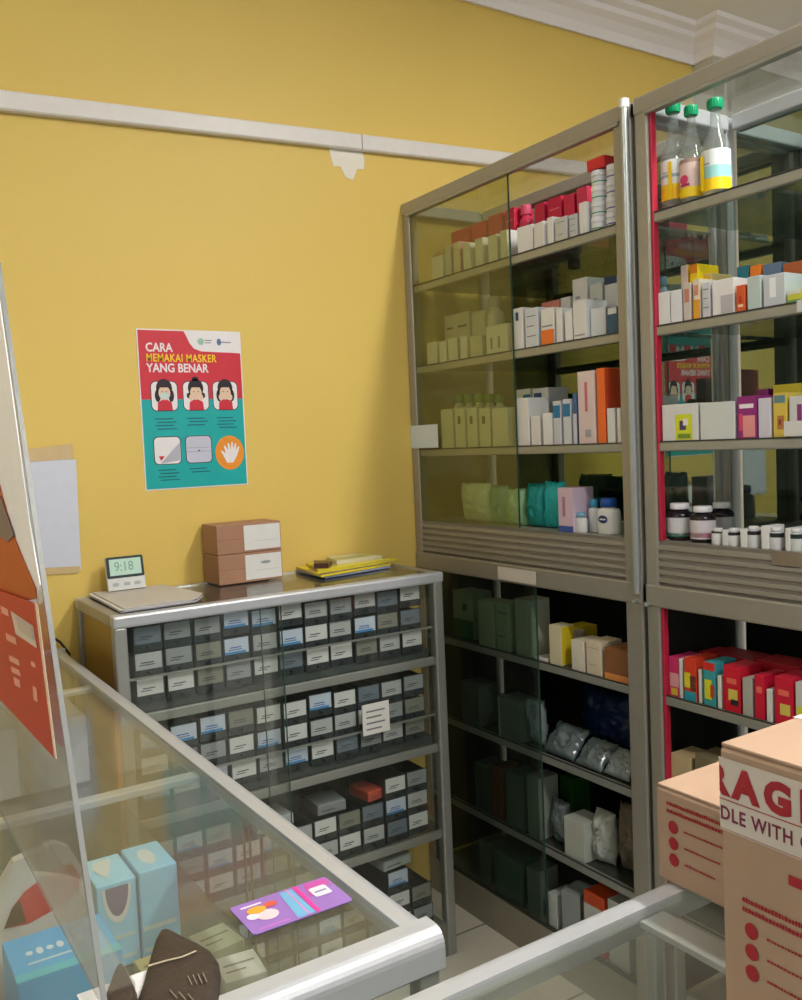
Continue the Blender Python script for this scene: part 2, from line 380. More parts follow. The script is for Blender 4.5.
# stickers on the frames
def sticker(T, px0, px1, py0, py1, c, X=XC-.005, name='sticker', label=None, lines=0):
    a = at(px0, (py0+py1)/2, 0, X); b = at(px1, (py0+py1)/2, 0, X); t = at((px0+px1)/2, py0, 0, X).z; bz = at((px0+px1)/2, py1, 0, X).z
    mb = MB(); mb.box(X-.0006, X, b.y, a.y, bz, t, mat(c, .5))
    for i in range(lines):
        z = t-(t-bz)*(.25+.5*i/max(1, lines-1)); mb.box(X-.001, X-.0005, b.y+(a.y-b.y)*.15, a.y-(a.y-b.y)*.15, z-.0012, z+.0012, mat((120, 120, 125), .6))
    return part(mb, name, T, label)
sticker(C1, 498, 536, 569, 582, (214, 210, 204), name='price_sticker', label='white paper sticker')
sticker(C1, 411, 438, 425, 448, (206, 218, 226), XC-.0003, 'paper_sticker', 'bluish white paper sticker')
sticker(C2, 784, 802, 421, 436, (214, 214, 212), XC-.0, 'paper_sticker', 'white paper sticker')
sticker(C2, 797, 802, 300, 312, (200, 204, 205), XC-.0, 'paper_sticker', 'white paper sticker')
sticker(C2, 772, 802, 552, 566, (128, 116, 98), XC-.0, 'tape_strip', 'brown tape strip')

# ------------------------------------------------------------------ goods
def shade(c, k): return tuple(max(0, min(255, int(v*k))) for v in c)
def carton(shelf_z, x0, x1, ytop, off, depth, c, patches=(), side=None, desc='', name='medicine_box', cat='medicine box', rot=0, X=XC, lean=0):
    """x0..x1 and ytop are pixels of its front face; stands on shelf_z"""
    Xf = X+.012+off
    zt = at((x0+x1)/2, ytop, 0, Xf).z
    zb = shelf_z+.0004
    ym = at(x0, ytop, 0, Xf).y, at(x1, ytop, 0, Xf).y
    # solve y on the front plane at the box's mid height
    yl = at_y(x0, Xf, (zt+zb)/2); yr = at_y(x1, Xf, (zt+zb)/2)
    zt = max(zt, zb+.006)
    g = .0006
    yl -= g; yr += g
    lo, hi = (Y1B+.054, Y1A-.038) if (yl+yr)/2 > 1.37 else (Y2B+.038, Y2A-.043)
    if yl > hi: yr = max(lo, min(yr, hi-.03)); yl = hi
    if yr < lo: yl = max(yl, lo+.03); yr = lo
    if shelf_z < ZG-.1: Xf = Xf+.004
    ceilz = min([z_ for z_ in SH+LOW+[ZT-.04, ZG-.12] if z_ > shelf_z+.03])-.03
    zt = min(zt, ceilz)
    mb = MB(); mb.box(Xf, Xf+depth, yr, yl, zb, zt, mat(c, .45, 0, .03), .0012)
    W_, H_ = yl-yr, zt-zb
    pan = Panel((Xf-.0002, yl, zb), (0, -1, 0), (0, 0, 1)); 
    for k_, (u0, u1, v0, v1, pc) in enumerate(patches): pan.rect(mb, u0*W_, u1*W_, v0*H_, v1*H_, mat(pc, .45, 0, .03), .0002+.0002*k_)
    sp = Panel((Xf, yr-.0002, zb), (1, 0, 0), (0, 0, 1))
    if side: sp.rect(mb, .002, depth-.002, .002, H_-.002, mat(side, .45, 0, .03), .0002)
    # tuck flap line on top
    mb.box(Xf+.004, Xf+depth-.004, yr+.002, yr+.0026, zt-.0001, zt+.0002, mat(shade(c, .7), .6))
    o = mb.build(name, None, ((Xf+depth/2), (yl+yr)/2, zb))
    if rot: turn(o, rot)
    return o
def at_y(px, X, zrel):
    # find y on plane x=X at height zrel whose pixel column is px
    y = 1.5
    for _ in range(12):
        d = Vector((X, y, zrel)); w_ = d.dot(_f); q = 401+F_PX*d.dot(CR)/w_
        e = 1e-4; d2 = Vector((X, y+e, zrel)); q2 = 401+F_PX*d2.dot(CR)/d2.dot(_f)
        y += (px-q)/((q2-q)/e)
    return y
def lines(n, c=(110, 115, 130), u0=.15, u1=.85, v0=.3, v1=.8):
    o = []
    for i in range(n):
        v = v1-(v1-v0)*i/max(1, n-1); o.append((u0, u1-(.2 if i % 2 else 0)*(u1-u0), v-.012, v+.012, c))
    return o
def bottle(shelf_z, px, ytop, wpx, off, body, cap, label=None, kind='pill', capfrac=.16, name='bottle', lab2=None):
    Xf = XC+.012+off
    zb = shelf_z+.0004
    zt = at(px, ytop, 0, Xf).z
    r = abs(at_y(px-wpx/2, Xf, zb)-at_y(px+wpx/2, Xf, zb))/2*.95
    y = at_y(px, Xf+r, (zt+zb)/2); zt = at(px, ytop, 0, Xf+r).z
    c = (Xf+r, y, zb); H = zt-zb; O = E(name, c)
    bmat = body if not isinstance(body, tuple) else mat(body, .25, 0, .03)
    mb = MB()
    if kind == 'pill':
        prof = [(r*.9, 0), (r, .004), (r, H*.66), (r*.92, H*.74), (r*.62, H*.8), (r*.55, H*.82), (r*.55, H*.9)]
        mb.lathe(c, prof, bmat); part(mb, 'bottle_body', O)
        mb = MB(); mb.lathe((c[0], c[1], zb), [(r*.72, H*(1-capfrac)), (r*.74, H*(1-capfrac)+.001), (r*.74, H*.985), (r*.68, H)], mat(cap, .4), 24); part(mb, 'cap', O)
    elif kind == 'tall':
        prof = [(r*.9, 0), (r, .004), (r, H*.47), (r*.88, H*.56), (r*.55, H*.66), (r*.38, H*.76), (r*.34, H*.86), (r*.34, H*.9)]
        mb.lathe(c, prof, bmat); part(mb, 'bottle_body', O)
        mb = MB(); n = 20
        mb.lathe((c[0], c[1], zb), [(r*.52, H*.905), (r*.54, H*.91), (r*.54, H*.99), (r*.5, H)], mat(cap, .4), 24)
        for i in range(n):
            t = 2*math.pi*i/n; mb.box(c[0]+r*.54*math.cos(t)-.0006, c[0]+r*.54*math.cos(t)+.0006, c[1]+r*.54*math.sin(t)-.0006, c[1]+r*.54*math.sin(t)+.0006, zb+H*.915, zb+H*.985, mat(shade(cap, .85), .4))
        part(mb, 'cap', O)
    elif kind == 'flat':
        prof = [(r*.92, 0), (r, .004), (r, H*.62), (r*.9, H*.7), (r*.5, H*.74), (r*.42, H*.78)]
        mb.lathe(c, prof, bmat, 28, .6); part(mb, 'bottle_body', O)
        mb = MB(); mb.lathe((c[0], c[1], zb), [(r*.6, H*.76), (r*.66, H*.77), (r*.62, H*.98), (r*.5, H)], mat(cap, .4), 24, .8); part(mb, 'cap', O)
    if label:
        mb = MB(); k = .6 if kind == 'flat' else 1.0
        for (za, zb_, cc) in label:
            seg = 24; rr = r*1.012
            vs = [(c[0]+math.cos(2*math.pi*i/seg)*rr*k, c[1]+math.sin(2*math.pi*i/seg)*rr, zb+H*z) for z in (za, zb_) for i in range(seg)]
            mb.add(vs, [(i, (i+1) % seg, seg+(i+1) % seg, seg+i) for i in range(seg)], mat(cc, .45), True)
        part(mb, 'wrap_label', O)
    if lab2:
        mb = MB(); pan = Panel((c[0]-r*(.62 if kind == 'flat' else 1.03), c[1]+r*.6, zb), (0, -1, 0), (0, 0, 1))
        pan.shape(mb, ell(r*.6, H*.42, r*.45, H*.11), mat(lab2, .4), .0005); pan.rect(mb, r*.3, r*.9, H*.40, H*.44, WHITE, .0008); part(mb, 'oval_badge', O)
    return O
def pouch(c, w_, h_, t, m, name, label, cat, group=None, rz=0, tilt=0, crump=.25, seed=1, film=None, nu=22, nv=22, parent=None):
    """a filled soft bag: standing panel puffed out, crimped ends, creased"""
    rnd = random.Random(seed); mb = MB(); vs = []
    ph = [rnd.uniform(0, 6.28) for _ in range(6)]
    for s in (1, -1):
        for j in range(nv+1):
            for i in range(nu+1):
                u, v = i/nu*2-1, j/nv*2-1
                puff = max(0, (1-abs(u)**2.5)*(1-abs(v)**2.5))**.55
                q = Vector((u*1.7+ph[0], v*1.7+ph[1], s*3.0+ph[2])); n1_ = mnoise.noise(q); n2_ = abs(mnoise.noise(q*2.7)); n3_ = abs(mnoise.noise(q*6.1))
                y = s*t/2*(puff*(1-crump*1.5*n2_-crump*.9*n3_+crump*n1_)+.03)
                x = u*w_/2*(1-.06*puff)*(1+crump*.35*mnoise.noise(Vector((v*2+ph[3], s, 0)))); z = v*h_/2*(1-crump*(.5 if v > 0 else .0)*abs(mnoise.noise(Vector((u*2.3+ph[4], 0, 1)))))
                vs.append((x, y, z))
    n1 = nu+1; N = n1*(nv+1); fs = []
    for j in range(nv):
        for i in range(nu):
            a = j*n1+i; fs.append((a, a+1, a+n1+1, a+n1)); fs.append((N+a, N+a+n1, N+a+n1+1, N+a+1))
    for i in range(nu):
        fs.append((i, N+i, N+i+1, i+1)); a = nv*n1+i; fs.append((a, a+1, N+a+1, N+a))
    for j in range(nv):
        a = j*n1; fs.append((a, a+n1, N+a+n1, N+a)); a = j*n1+nu; fs.append((a, N+a, N+a+n1, a+n1))
    rot = Matrix.Rotation(R(rz), 3, 'Z') @ Matrix.Rotation(R(tilt), 3, 'X')
    vs = [rot @ Vector(p) for p in vs]; zmin = min(p.z for p in vs)
    c = Vector(c); mb.add([c + p - Vector((0, 0, zmin)) for p in vs], fs, m, True)
    if parent is not None: return part(mb, name, parent)
    o = mb.build(name, None, c); tag(o, label, cat, group); return o

def fill(shelf_z, items, where, group, rows='front'):
    """items: dict(x=(x0,x1), t=ytop, ...); labelled by order from the left"""
    n = len(items)
    for i, it in enumerate(items):
        k = it.get('k', 'box'); d = it['d']; noun = it.get('noun', 'box')
        lab = '%s, %s, %s row, %s' % (d, nth(i, n), rows, where)
        if len(lab.split()) > 16: print('LONG', lab)
        if k == 'box':
            o = carton(shelf_z, it['x'][0], it['x'][1], it['t'], it.get('off', 0), it.get('dep', .07), it['c'], it.get('p', ()), it.get('s'), name=it.get('name', 'medicine_box'), rot=it.get('r', 0))
            tag(o, lab, it.get('cat', 'medicine box'), group)
        elif k == 'bottle':
            o = bottle(shelf_z, it['px'], it['t'], it['w'], it.get('off', 0), it['c'], it['cap'], it.get('lb'), it.get('kind', 'pill'), lab2=it.get('oval'))
            tag(o, lab, 'bottle', group)
        elif k == 'pouch':
            Xf = XC+.03+it.get('off', 0); xm = sum(it['x'])/2; y = at_y(xm, Xf, shelf_z+.03)
            h = at(xm, it['t'], 0, Xf).z-shelf_z; w_ = abs(at_y(it['x'][0], Xf, shelf_z)-at_y(it['x'][1], Xf, shelf_z))
            pouch((Xf+.035, y, shelf_z+.0004), w_, h, it.get('th', .06), it['m'], it.get('name', 'soft_pouch'), lab, it.get('cat', 'pouch'), group, rz=90+it.get('r', 0), tilt=it.get('tilt', 0), seed=i*7+int(xm))

W = (222, 222, 222); G = (196, 198, 198); B = (60, 110, 170); LB = (150, 185, 215); OR = (232, 120, 52); PK = (214, 44, 84); YL = (226, 200, 40); TL = (40, 160, 160)
def wp(*extra): return list(extra)
SHN = ['left cabinet top shelf', 'left cabinet second shelf', 'left cabinet third shelf', 'left cabinet ledge']
# ---- left cabinet, top shelf
g1 = [dict(x=(432, 443), t=256, c=W, d='small plain white box'), dict(x=(445, 451), t=246, c=G, d='slim pale grey box', s=(200, 160, 160)),
      dict(x=(453, 460), t=242, c=(214, 206, 200), d='slim off-white box', s=(196, 150, 150)), dict(x=(463, 470), t=243, c=W, d='slim white box'),
      dict(x=(475, 483), t=238, c=W, d='narrow white box'), dict(x=(488, 497), t=235, c=W, d='white box with grey side', s=G),
      dict(x=(500, 507), t=230, c=W, d='narrow white box beside the door edge'), dict(x=(517, 531), t=226, c=W, d='white box with a turned corner', r=6),
      dict(x=(534, 545), t=222, c=W, d='white box tilted slightly', r=-5), dict(x=(547, 553), t=217, c=W, d='thin white box'),
      dict(x=(555, 567), t=217, c=G, d='light grey box', p=lines(2)), dict(x=(569, 577), t=214, c=(190, 192, 200), d='grey striped box', p=lines(3)),
      dict(x=(579, 586), t=202, c=W, d='tall thin white box')]
fill(SH[0], g1, SHN[0], 'boxes on the top shelf of the left cabinet')
g = [dict(x=(452, 470), t=229, c=PK, off=.1, d='dark pink box'), dict(x=(472, 487), t=222, c=PK, off=.1, d='dull pink box', s=shade(PK, .8)),
     dict(x=(489, 503), t=214, c=(206, 50, 90), off=.1, d='pink box with plain front'), dict(x=(506, 515), t=208, c=PK, off=.1, d='bright pink box', p=lines(2, (235, 120, 150))),
     dict(k='bottle', px=527, t=205, w=10.5, off=.105, c=(226, 64, 104), cap=(232, 90, 130), d='round pink canister'), 
     dict(x=(535, 545), t=203, c=PK, off=.1, d='narrow pink box'), dict(x=(548, 562), t=197, c=(208, 36, 78), off=.1, d='crimson box', p=lines(2, (235, 120, 150))),
     dict(x=(564, 575), t=194, c=PK, off=.1, d='pink box with darker side', s=(170, 24, 60)), dict(x=(577, 588), t=187, c=(222, 60, 96), off=.1, d='taller pink box')]
fill(SH[0], g, SHN[0], 'pink boxes behind the white ones on the top shelf', 'back')
# tower of white pots
def pot(z, px, wpx, off, h, ring, lab):
    Xf = XC+.012+off; y = at_y(px, Xf, z); r = abs(at_y(px-wpx/2, Xf, z)-at_y(px+wpx/2, Xf, z))/2*.96
    O = E('cream_pot', (Xf+r, y, z)); mb = MB(); mb.lathe((Xf+r, y, z), [(r*.9, 0), (r*.97, .003), (r*.97, h*.62), (r*.9, h*.64)], mat((214, 216, 222), .3)); part(mb, 'pot_body', O)
    mb = MB(); mb.lathe((Xf+r, y, z), [(r, h*.65), (r, h*.97), (r*.94, h*.995)], mat((224, 226, 232), .3)); part(mb, 'pot_lid', O)
    mb = MB(); mb.lathe((Xf+r, y, z), [(r*.985, h*.2), (r*.985, h*.28)], mat(ring, .4)); part(mb, 'pot_ring', O)
    tag(O, lab, 'pot', 'stacked white cream pots')
for col, (px, w_, t) in enumerate(((594, 13, 172), (609, 13, 166))):
    zt_ = at(px, t, 0, XC+.026).z; zb_ = SH[0]+.0004; n_ = 4; h = (zt_-zb_)/n_
    for k in range(n_):
        pot(zb_+k*h, px, w_, .002, h-.0004, ((60, 150, 110), (60, 70, 150))[col], 'white round cream pot, %s of the %s stack near the corner tube' % (['lowest', 'second lowest', 'second highest', 'topmost'][k], ['left', 'right'][col]))
    px2 = px+2; y = at_y(px2, XC+.05, zt_)
tz = max(at(594, 172, 0, XC+.026).z, at(609, 166, 0, XC+.026).z)+.0006
yy = at_y(603, XC+.041, tz)
mb = MB(); cx_, cy_ = XC+.033, yy
zb_ = at(594, 172, 0, XC+.026).z
mb.box(cx_-.018, cx_+.018, cy_-.03, cy_+.024, tz, tz+.004, mat((206, 40, 50), .4), .001)
for a, b, c_, d_ in ((cx_-.018, cx_-.015, cy_-.03, cy_+.024), (cx_+.015, cx_+.018, cy_-.03, cy_+.024), (cx_-.015, cx_+.015, cy_-.03, cy_-.027), (cx_-.015, cx_+.015, cy_+.021, cy_+.024)): mb.box(a, b, c_, d_, tz+.004, tz+.024, mat((206, 40, 50), .4))
tag(mb.build('open_tray', None, (cx_, cy_, tz)), 'small open red tray on top of the white cream pots', 'tray')

# ---- second shelf
g = [dict(x=(427, 437), t=342, c=W, d='small white box'), dict(x=(439, 446), t=341, c=W, d='slim white box'), dict(x=(448, 457), t=338, c=W, d='white box with pale side', s=G),
     dict(x=(460, 467), t=336, c=W, d='narrow white box'), dict(x=(470, 482), t=336, c=(206, 204, 190), d='off-white box'),
     dict(x=(486, 508), t=325, c=W, d='wide white box with grey marks', p=[(.2, .3, .2, .6, (150, 140, 130)), (.55, .65, .2, .6, (150, 140, 130))]),
     dict(x=(513, 523), t=308, c=W, d='white box with dark blue mark', p=[(.3, .6, .7, .9, (50, 80, 120))]), dict(x=(525, 538), t=308, c=(208, 214, 222), d='pale blue white box with printed lines', p=lines(3)),
     dict(x=(541, 554), t=308, c=W, d='white box with orange lower part', p=[(0, 1, 0, .42, OR), (.1, .9, .5, .54, (120, 130, 150))]), dict(x=(556, 562), t=308, c=W, d='thin white box'),
     dict(x=(564, 571), t=311, c=W, d='slim white box leaning', r=6), dict(x=(573, 586), t=300, c=W, d='white box with grey base line', p=[(.1, .9, .1, .14, (150, 150, 160))]),
     dict(x=(590, 604), t=308, c=(206, 210, 214), d='shiny silver white box', off=.012, r=6), dict(x=(607, 618), t=307, c=(52, 84, 112), d='dark blue box', p=[(.1, .9, .75, .98, (200, 205, 210))])]
fill(SH[1], g, SHN[1], 'boxes on the second shelf of the left cabinet')
g = [dict(x=(431, 470), t=315, c=(212, 208, 190), off=.1, d='large cream carton', p=[(.1, .35, .72, .76, (120, 110, 90)), (.55, .9, .72, .76, (120, 110, 90))]), dict(x=(472, 485), t=311, c=(214, 210, 196), off=.1, d='cream carton'),
     dict(k='bottle', px=496, t=297, w=12, off=.1, c=(224, 222, 214), cap=(196, 188, 176), d='small white bottle'),
     dict(x=(542, 560), t=301, c=(218, 140, 130), off=.1, d='salmon pink box'), dict(x=(561, 571), t=297, c=W, off=.1, d='tall white box'), dict(x=(573, 588), t=278, c=W, off=.1, d='tallest white box', p=[(.2, .5, .7, .74, (150, 150, 160))]),
     dict(x=(590, 603), t=283, c=(200, 206, 206), off=.1, d='grey white box with teal mark', p=[(.3, .55, .6, .75, (40, 140, 140))]), dict(x=(605, 618), t=276, c=(204, 208, 212), off=.1, d='pale box with dark blue top', p=[(0, 1, .88, 1, (34, 64, 100))])]
fill(SH[1], g, SHN[1], 'taller boxes at the back of the second shelf', 'back')
# ---- third shelf
g = [dict(x=(441, 453), t=409, c=(214, 216, 200), d='white green tinted box'), dict(x=(455, 465), t=408, c=(214, 216, 200), d='white box with small dark mark', p=[(.3, .6, .6, .8, (120, 110, 80))]),
     dict(x=(467, 477), t=408, c=(214, 216, 200), d='white box with brown mark', p=[(.3, .6, .6, .8, (120, 110, 80))]), dict(x=(479, 490), t=408, c=(214, 216, 200), d='white box with faint mark', p=[(.3, .6, .6, .8, (120, 110, 80))]),
     dict(x=(492, 508), t=408, c=(214, 216, 204), d='wider white box'),
     dict(x=(517, 529), t=398, c=W, d='white box beside the door edge'), dict(x=(531, 540), t=416, c=W, d='low white box'), dict(x=(542, 551), t=413, c=W, d='low white box leaning', r=8),
     dict(x=(553, 561), t=401, c=(200, 204, 214), d='grey box with blue top label', p=[(.05, .95, .62, .9, (40, 120, 170))]), dict(x=(563, 571), t=399, c=(206, 210, 218), d='pale box with blue top label', p=[(.05, .95, .62, .9, (40, 120, 170))]),
     dict(x=(573, 577), t=393, c=(70, 100, 150), d='thin blue box', p=[(0, 1, 0, .6, (200, 200, 210))]), dict(x=(578, 595), t=371, c=(222, 202, 202), d='tall pale pink box with red lettering', p=[(.42, .58, .45, .85, (206, 110, 120)), (.4, .75, .1, .2, (160, 160, 170))], dep=.06),
     dict(x=(597, 605), t=368, c=(236, 112, 48), d='tall orange box', s=(220, 80, 40)), dict(x=(607, 615), t=408, c=W, d='small white box'), dict(x=(617, 621), t=408, c=W, d='thin white box by the post')]
fill(SH[2], g, SHN[2], 'boxes on the third shelf of the left cabinet')
g = [dict(k='bottle', px=460+10.2*i, t=394, w=9, off=.1, c=(206, 214, 190), cap=(96, 150, 70), d='white bottle with green cap') for i in range(5)] + \
    [dict(x=(517, 531), t=389, c=W, off=.09, d='white box with blue corner', p=[(.5, 1, .55, .9, (50, 120, 180))]), dict(x=(533, 549), t=388, c=W, off=.09, d='white box with dark blue flap', p=[(.1, .6, .5, .92, (40, 70, 140))]),
     dict(x=(610, 620), t=378, c=(224, 150, 160), off=.09, d='pink box')]
fill(SH[2], g, SHN[2], 'goods at the back of the third shelf', 'back')
# ---- ledge above the fluted apron
def fabm(c): return mat(c, .45, 0, .12, 60, bump=.3)
g = [dict(k='pouch', x=(455, 484), t=483, m=fabm((196, 214, 190)), d='pale green white pouch', tilt=-8, th=.07), dict(k='pouch', x=(482, 500), t=486, m=fabm((120, 176, 150)), d='mint green pouch', th=.05),
     dict(k='pouch', x=(498, 517), t=489, m=fabm((150, 196, 160)), d='light green pouch with yellow print', th=.05),
     dict(k='pouch', x=(519, 536), t=484, m=fabm((16, 140, 140)), d='teal pouch beside the door edge', th=.045),
     dict(k='pouch', x=(536, 556), t=482, m=fabm((24, 170, 178)), d='bright teal pouch with pale stripes', th=.045, tilt=0),
     dict(x=(558, 573), t=488, c=(212, 188, 208), d='pale mauve box with blue foot', p=[(.3, .5, .35, .8, (170, 120, 150)), (0, 1, 0, .14, (60, 90, 170))]),
     dict(k='bottle', px=581, t=512, w=12, kind='flat', c=(220, 222, 224), cap=(120, 176, 206), d='small white tube with pale blue cap'),
     dict(k='bottle', px=594, t=499, w=11, kind='flat', off=.03, c=(222, 224, 226), cap=(60, 150, 190), d='white bottle with light blue cap'),
     dict(k='bottle', px=609, t=498, w=22, kind='flat', c=(226, 228, 230), cap=(24, 80, 170), d='white lotion bottle with blue cap and oval badge', oval=(30, 50, 110))]
fill(ZG, g, SHN[3], 'goods on the fluted ledge')
yy = at_y(575, XC+.2, ZG+.05)
pouch((XC+.17, yy, ZG+.0004), .26, .075, .09, fabm((14, 84, 82)), 'folded_bag', 'dark teal folded bag lying behind the blue capped bottles', 'bag', None, 90, 0, .3, 5)

# ---- right cabinet
SHR = ['right cabinet top shelf', 'right cabinet second shelf', 'right cabinet third shelf', 'right cabinet ledge']
gb = [dict(px=674, t=102, w=22), dict(px=692, t=106, w=21), dict(px=716, t=99, w=25)]
dd = ['tall clear syrup bottle with green cap, nearest the red strip', 'clear bottle with green cap and pink printed label, the middle of three', 'tall clear bottle with green cap and blue yellow label, rightmost of three']
lbs = [[(.1, .2, (240, 190, 20)), (.2, .24, (236, 200, 30)), (.24, .3, (220, 222, 222)), (.3, .33, (150, 175, 185)), (.33, .46, (226, 228, 228))],
       [(.08, .18, (240, 206, 20)), (.18, .42, (222, 196, 190)), (.42, .46, (160, 130, 120))], [(.08, .2, (242, 200, 10)), (.2, .32, (150, 205, 205)), (.32, .48, (222, 228, 230))]]
for b, d_, l_ in zip(gb, dd, lbs):
    o = bottle(SH[0], b['px'], b['t'], b['w'], .012, BOTG, (22, 176, 120), l_, 'tall')
    tag(o, d_, 'bottle', 'green capped bottles on the top shelf')
    Xf = XC+.024; zz = at(b['px'], b['t'], 0, Xf).z; H = zz-SH[0]; r = abs(at_y(b['px']-b['w']/2, Xf, SH[0])-at_y(b['px']+b['w']/2, Xf, SH[0]))/2*.95
    mb = MB(); y = at_y(b['px'], Xf+r, (zz+SH[0])/2); pan = Panel((Xf-.0008, y+r*.35, SH[0]), (0, -1, 0), (0, 0, 1))
    if b['px'] == 692:
        pan.shape(mb, ell(r*.35, H*.27, r*.4, H*.05), mat((206, 60, 110)), .0005); pan.rect(mb, 0, r*.9, H*.2, H*.225, mat((180, 30, 90)), .0007)
    else:
        pan.rect(mb, -r*.2 if b['px'] == 716 else r*.65, r*.12 if b['px'] == 716 else r*.98, H*.1, H*.46, mat((240, 204, 16)), .0005); pan.rect(mb, r*.1, r*.6, H*.36, H*.37, mat((120, 140, 150)), .0007)
    part(mb, 'label_print', o)
g = [dict(x=(650, 668), t=293, c=(226, 228, 230), d='plain white box by the red strip'), dict(x=(670, 681), t=290, c=(224, 224, 230), d='white box', r=3), dict(x=(683, 691), t=283, c=(206, 196, 190), d='slim floral printed box', p=[(.2, .8, .5, .85, (196, 130, 110))]),
     dict(x=(693, 700), t=279, c=(222, 208, 190), d='slim box with orange yellow lower half', p=[(0, 1, 0, .5, (224, 160, 50)), (.2, .8, .6, .85, (206, 140, 110))]), dict(x=(702, 710), t=282, c=(206, 206, 214), d='slim grey white box', p=lines(3)),
     dict(x=(712, 734), t=279, c=(230, 228, 230), d='large white box with grey panel', p=[(.4, .98, .06, .55, (188, 184, 192))]), dict(x=(736, 745), t=285, c=(214, 92, 48), d='red orange box', p=[(.2, .8, .2, .3, (240, 210, 180)), (.35, .65, .35, .6, (190, 50, 40))]),
     dict(x=(747, 761), t=276, c=(190, 204, 204), d='pale grey green box'), dict(x=(763, 785), t=274, c=(196, 202, 210), d='silvery box with painted glare', p=[(.3, .6, .3, .9, (235, 238, 245))]), dict(x=(787, 801), t=290, c=(206, 206, 66), d='yellow green box', p=[(0, 1, 0, .3, (110, 160, 90)), (0, 1, .7, 1, (214, 216, 212))]),  # pale patch on the silvery box is a painted glare
     dict(x=(805, 822), t=286, c=W, d='white box at the door')]
fill(SH[1], g, SHR[1], 'boxes on the second shelf of the right cabinet')
g = [dict(k='bottle', px=664, t=277, w=9, off=.09, c=(150, 180, 200), cap=(130, 170, 200), d='small pale blue bottle'), dict(x=(681, 688), t=265, c=(214, 190, 176), off=.07, d='printed beige box', s=(232, 200, 40)), dict(x=(690, 698), t=264, c=(240, 204, 30), off=.07, d='bright yellow box', p=[(0, 1, .85, 1, (220, 130, 30))]),
     dict(x=(700, 712), t=274, c=(222, 190, 130), off=.09, d='floral beige box', p=[(.3, .8, .75, .95, (236, 196, 40))]), dict(x=(737, 749), t=266, c=(30, 112, 130), off=.09, d='teal box with white ring', p=[(.25, .75, .4, .7, (206, 220, 220))]),
     dict(x=(750, 761), t=265, c=(236, 128, 40), off=.09, d='orange box'), dict(x=(763, 781), t=263, c=(96, 120, 150), off=.09, d='blue grey box'), dict(x=(783, 802), t=262, c=(176, 92, 50), off=.09, d='brown box')]
fill(SH[1], g, SHR[1], 'boxes at the back of the second shelf of the right cabinet', 'back')
g = [dict(x=(662, 698), t=404, c=(218, 220, 220), d='long white box with yellow picture panel', p=[(.38, .85, .04, .72, (214, 220, 50)), (.5, .68, .3, .55, (70, 60, 100)), (.6, .74, .42, .6, (236, 230, 220)), (.45, .8, .08, .2, (120, 150, 60))]),
     dict(x=(700, 735), t=402, c=(210, 214, 214), d='long plain white box'), dict(x=(737, 757), t=396, c=(140, 36, 120), d='purple box with pink picture', p=[(.12, .85, .72, .82, (240, 230, 240)), (.3, .92, .05, .55, (230, 150, 150)), (.1, .3, .2, .6, (206, 70, 110))]),
     dict(x=(758, 771), t=398, c=(208, 206, 220), d='pale lilac white box'), dict(x=(773, 787), t=393, c=(216, 190, 84), d='golden yellow box with brown picture', p=[(.1, .9, .78, .95, (90, 130, 140)), (.3, .8, .2, .5, (170, 110, 60)), (.4, .6, .3, .42, (120, 60, 40))]),
     dict(x=(789, 803), t=396, c=(206, 206, 208), d='white box with purple panel', p=[(.6, .95, .3, .8, (130, 50, 110))]), dict(x=(806, 824), t=398, c=W, d='white box at the door')]
fill(SH[2], g, SHR[2], 'boxes on the third shelf of the right cabinet')
g = [dict(x=(758, 769), t=389, c=(130, 34, 110), off=.09, d='purple box'), dict(x=(773, 802), t=384, c=(218, 204, 60), off=.09, d='yellow box with green side', s=(120, 150, 70))]
fill(SH[2], g, SHR[2], 'boxes at the back of the third shelf of the right cabinet', 'back')
dk = (34, 26, 34)
g = [dict(k='bottle', px=680, t=503, w=22, off=.012, c=dk, cap=(226, 226, 230), lb=[(.12, .62, (206, 208, 210)), (.1, .2, (20, 130, 110))], d='dark bottle with white cap and green based label'),
     dict(k='bottle', px=703, t=506, w=22, off=.004, c=dk, cap=(226, 226, 230), lb=[(.1, .62, (206, 200, 206)), (.14, .28, (220, 120, 160))], d='dark white capped bottle with pink stripe'),
     dict(k='bottle', px=718, t=528, w=11, c=(216, 218, 220), cap=(228, 228, 230), lb=[(.7, .8, dk)], d='small white bottle with dark neck'),
     dict(x=(722, 728), t=530, c=(220, 220, 226), d='slim white box', dep=.05), dict(k='bottle', px=734, t=528, w=11, c=(216, 218, 220), cap=(228, 228, 230), lb=[(.6, .78, dk)], d='small white bottle with black band'),
     dict(x=(740, 747), t=529, c=(226, 226, 228), d='slim plain white box', dep=.05), dict(k='bottle', px=754, t=526, w=12, c=(206, 208, 212), cap=(228, 228, 230), lb=[(.6, .78, dk)], d='small bottle with printed label'),
     dict(x=(761, 769), t=526, c=(226, 226, 228), d='white box', dep=.05), dict(k='bottle', px=777, t=527, w=13, c=(206, 208, 212), cap=(228, 228, 230), lb=[(.55, .75, (30, 44, 44))], d='small bottle with green black band'),
     dict(x=(785, 790), t=528, c=(222, 222, 222), d='thin white box', dep=.05), dict(k='bottle', px=797, t=528, w=13, c=(206, 210, 206), cap=(228, 228, 230), lb=[(.55, .75, (30, 44, 44))], d='small bottle at the door')]
fill(ZG, g, SHR[3], 'bottles and boxes on the right fluted ledge')
g = [dict(k='bottle', px=722, t=502, w=21, off=.085, c=dk, cap=(222, 222, 226), lb=[(.1, .6, (200, 200, 204))], d='dark bottle with white cap')]
o = bottle(ZG, 722, 502, 21, .085, dk, (222, 222, 226), [(.1, .6, (200, 200, 204))]); tag(o, 'dark bottle with white cap standing behind the row on the right ledge', 'bottle', 'dark bottles with white caps')
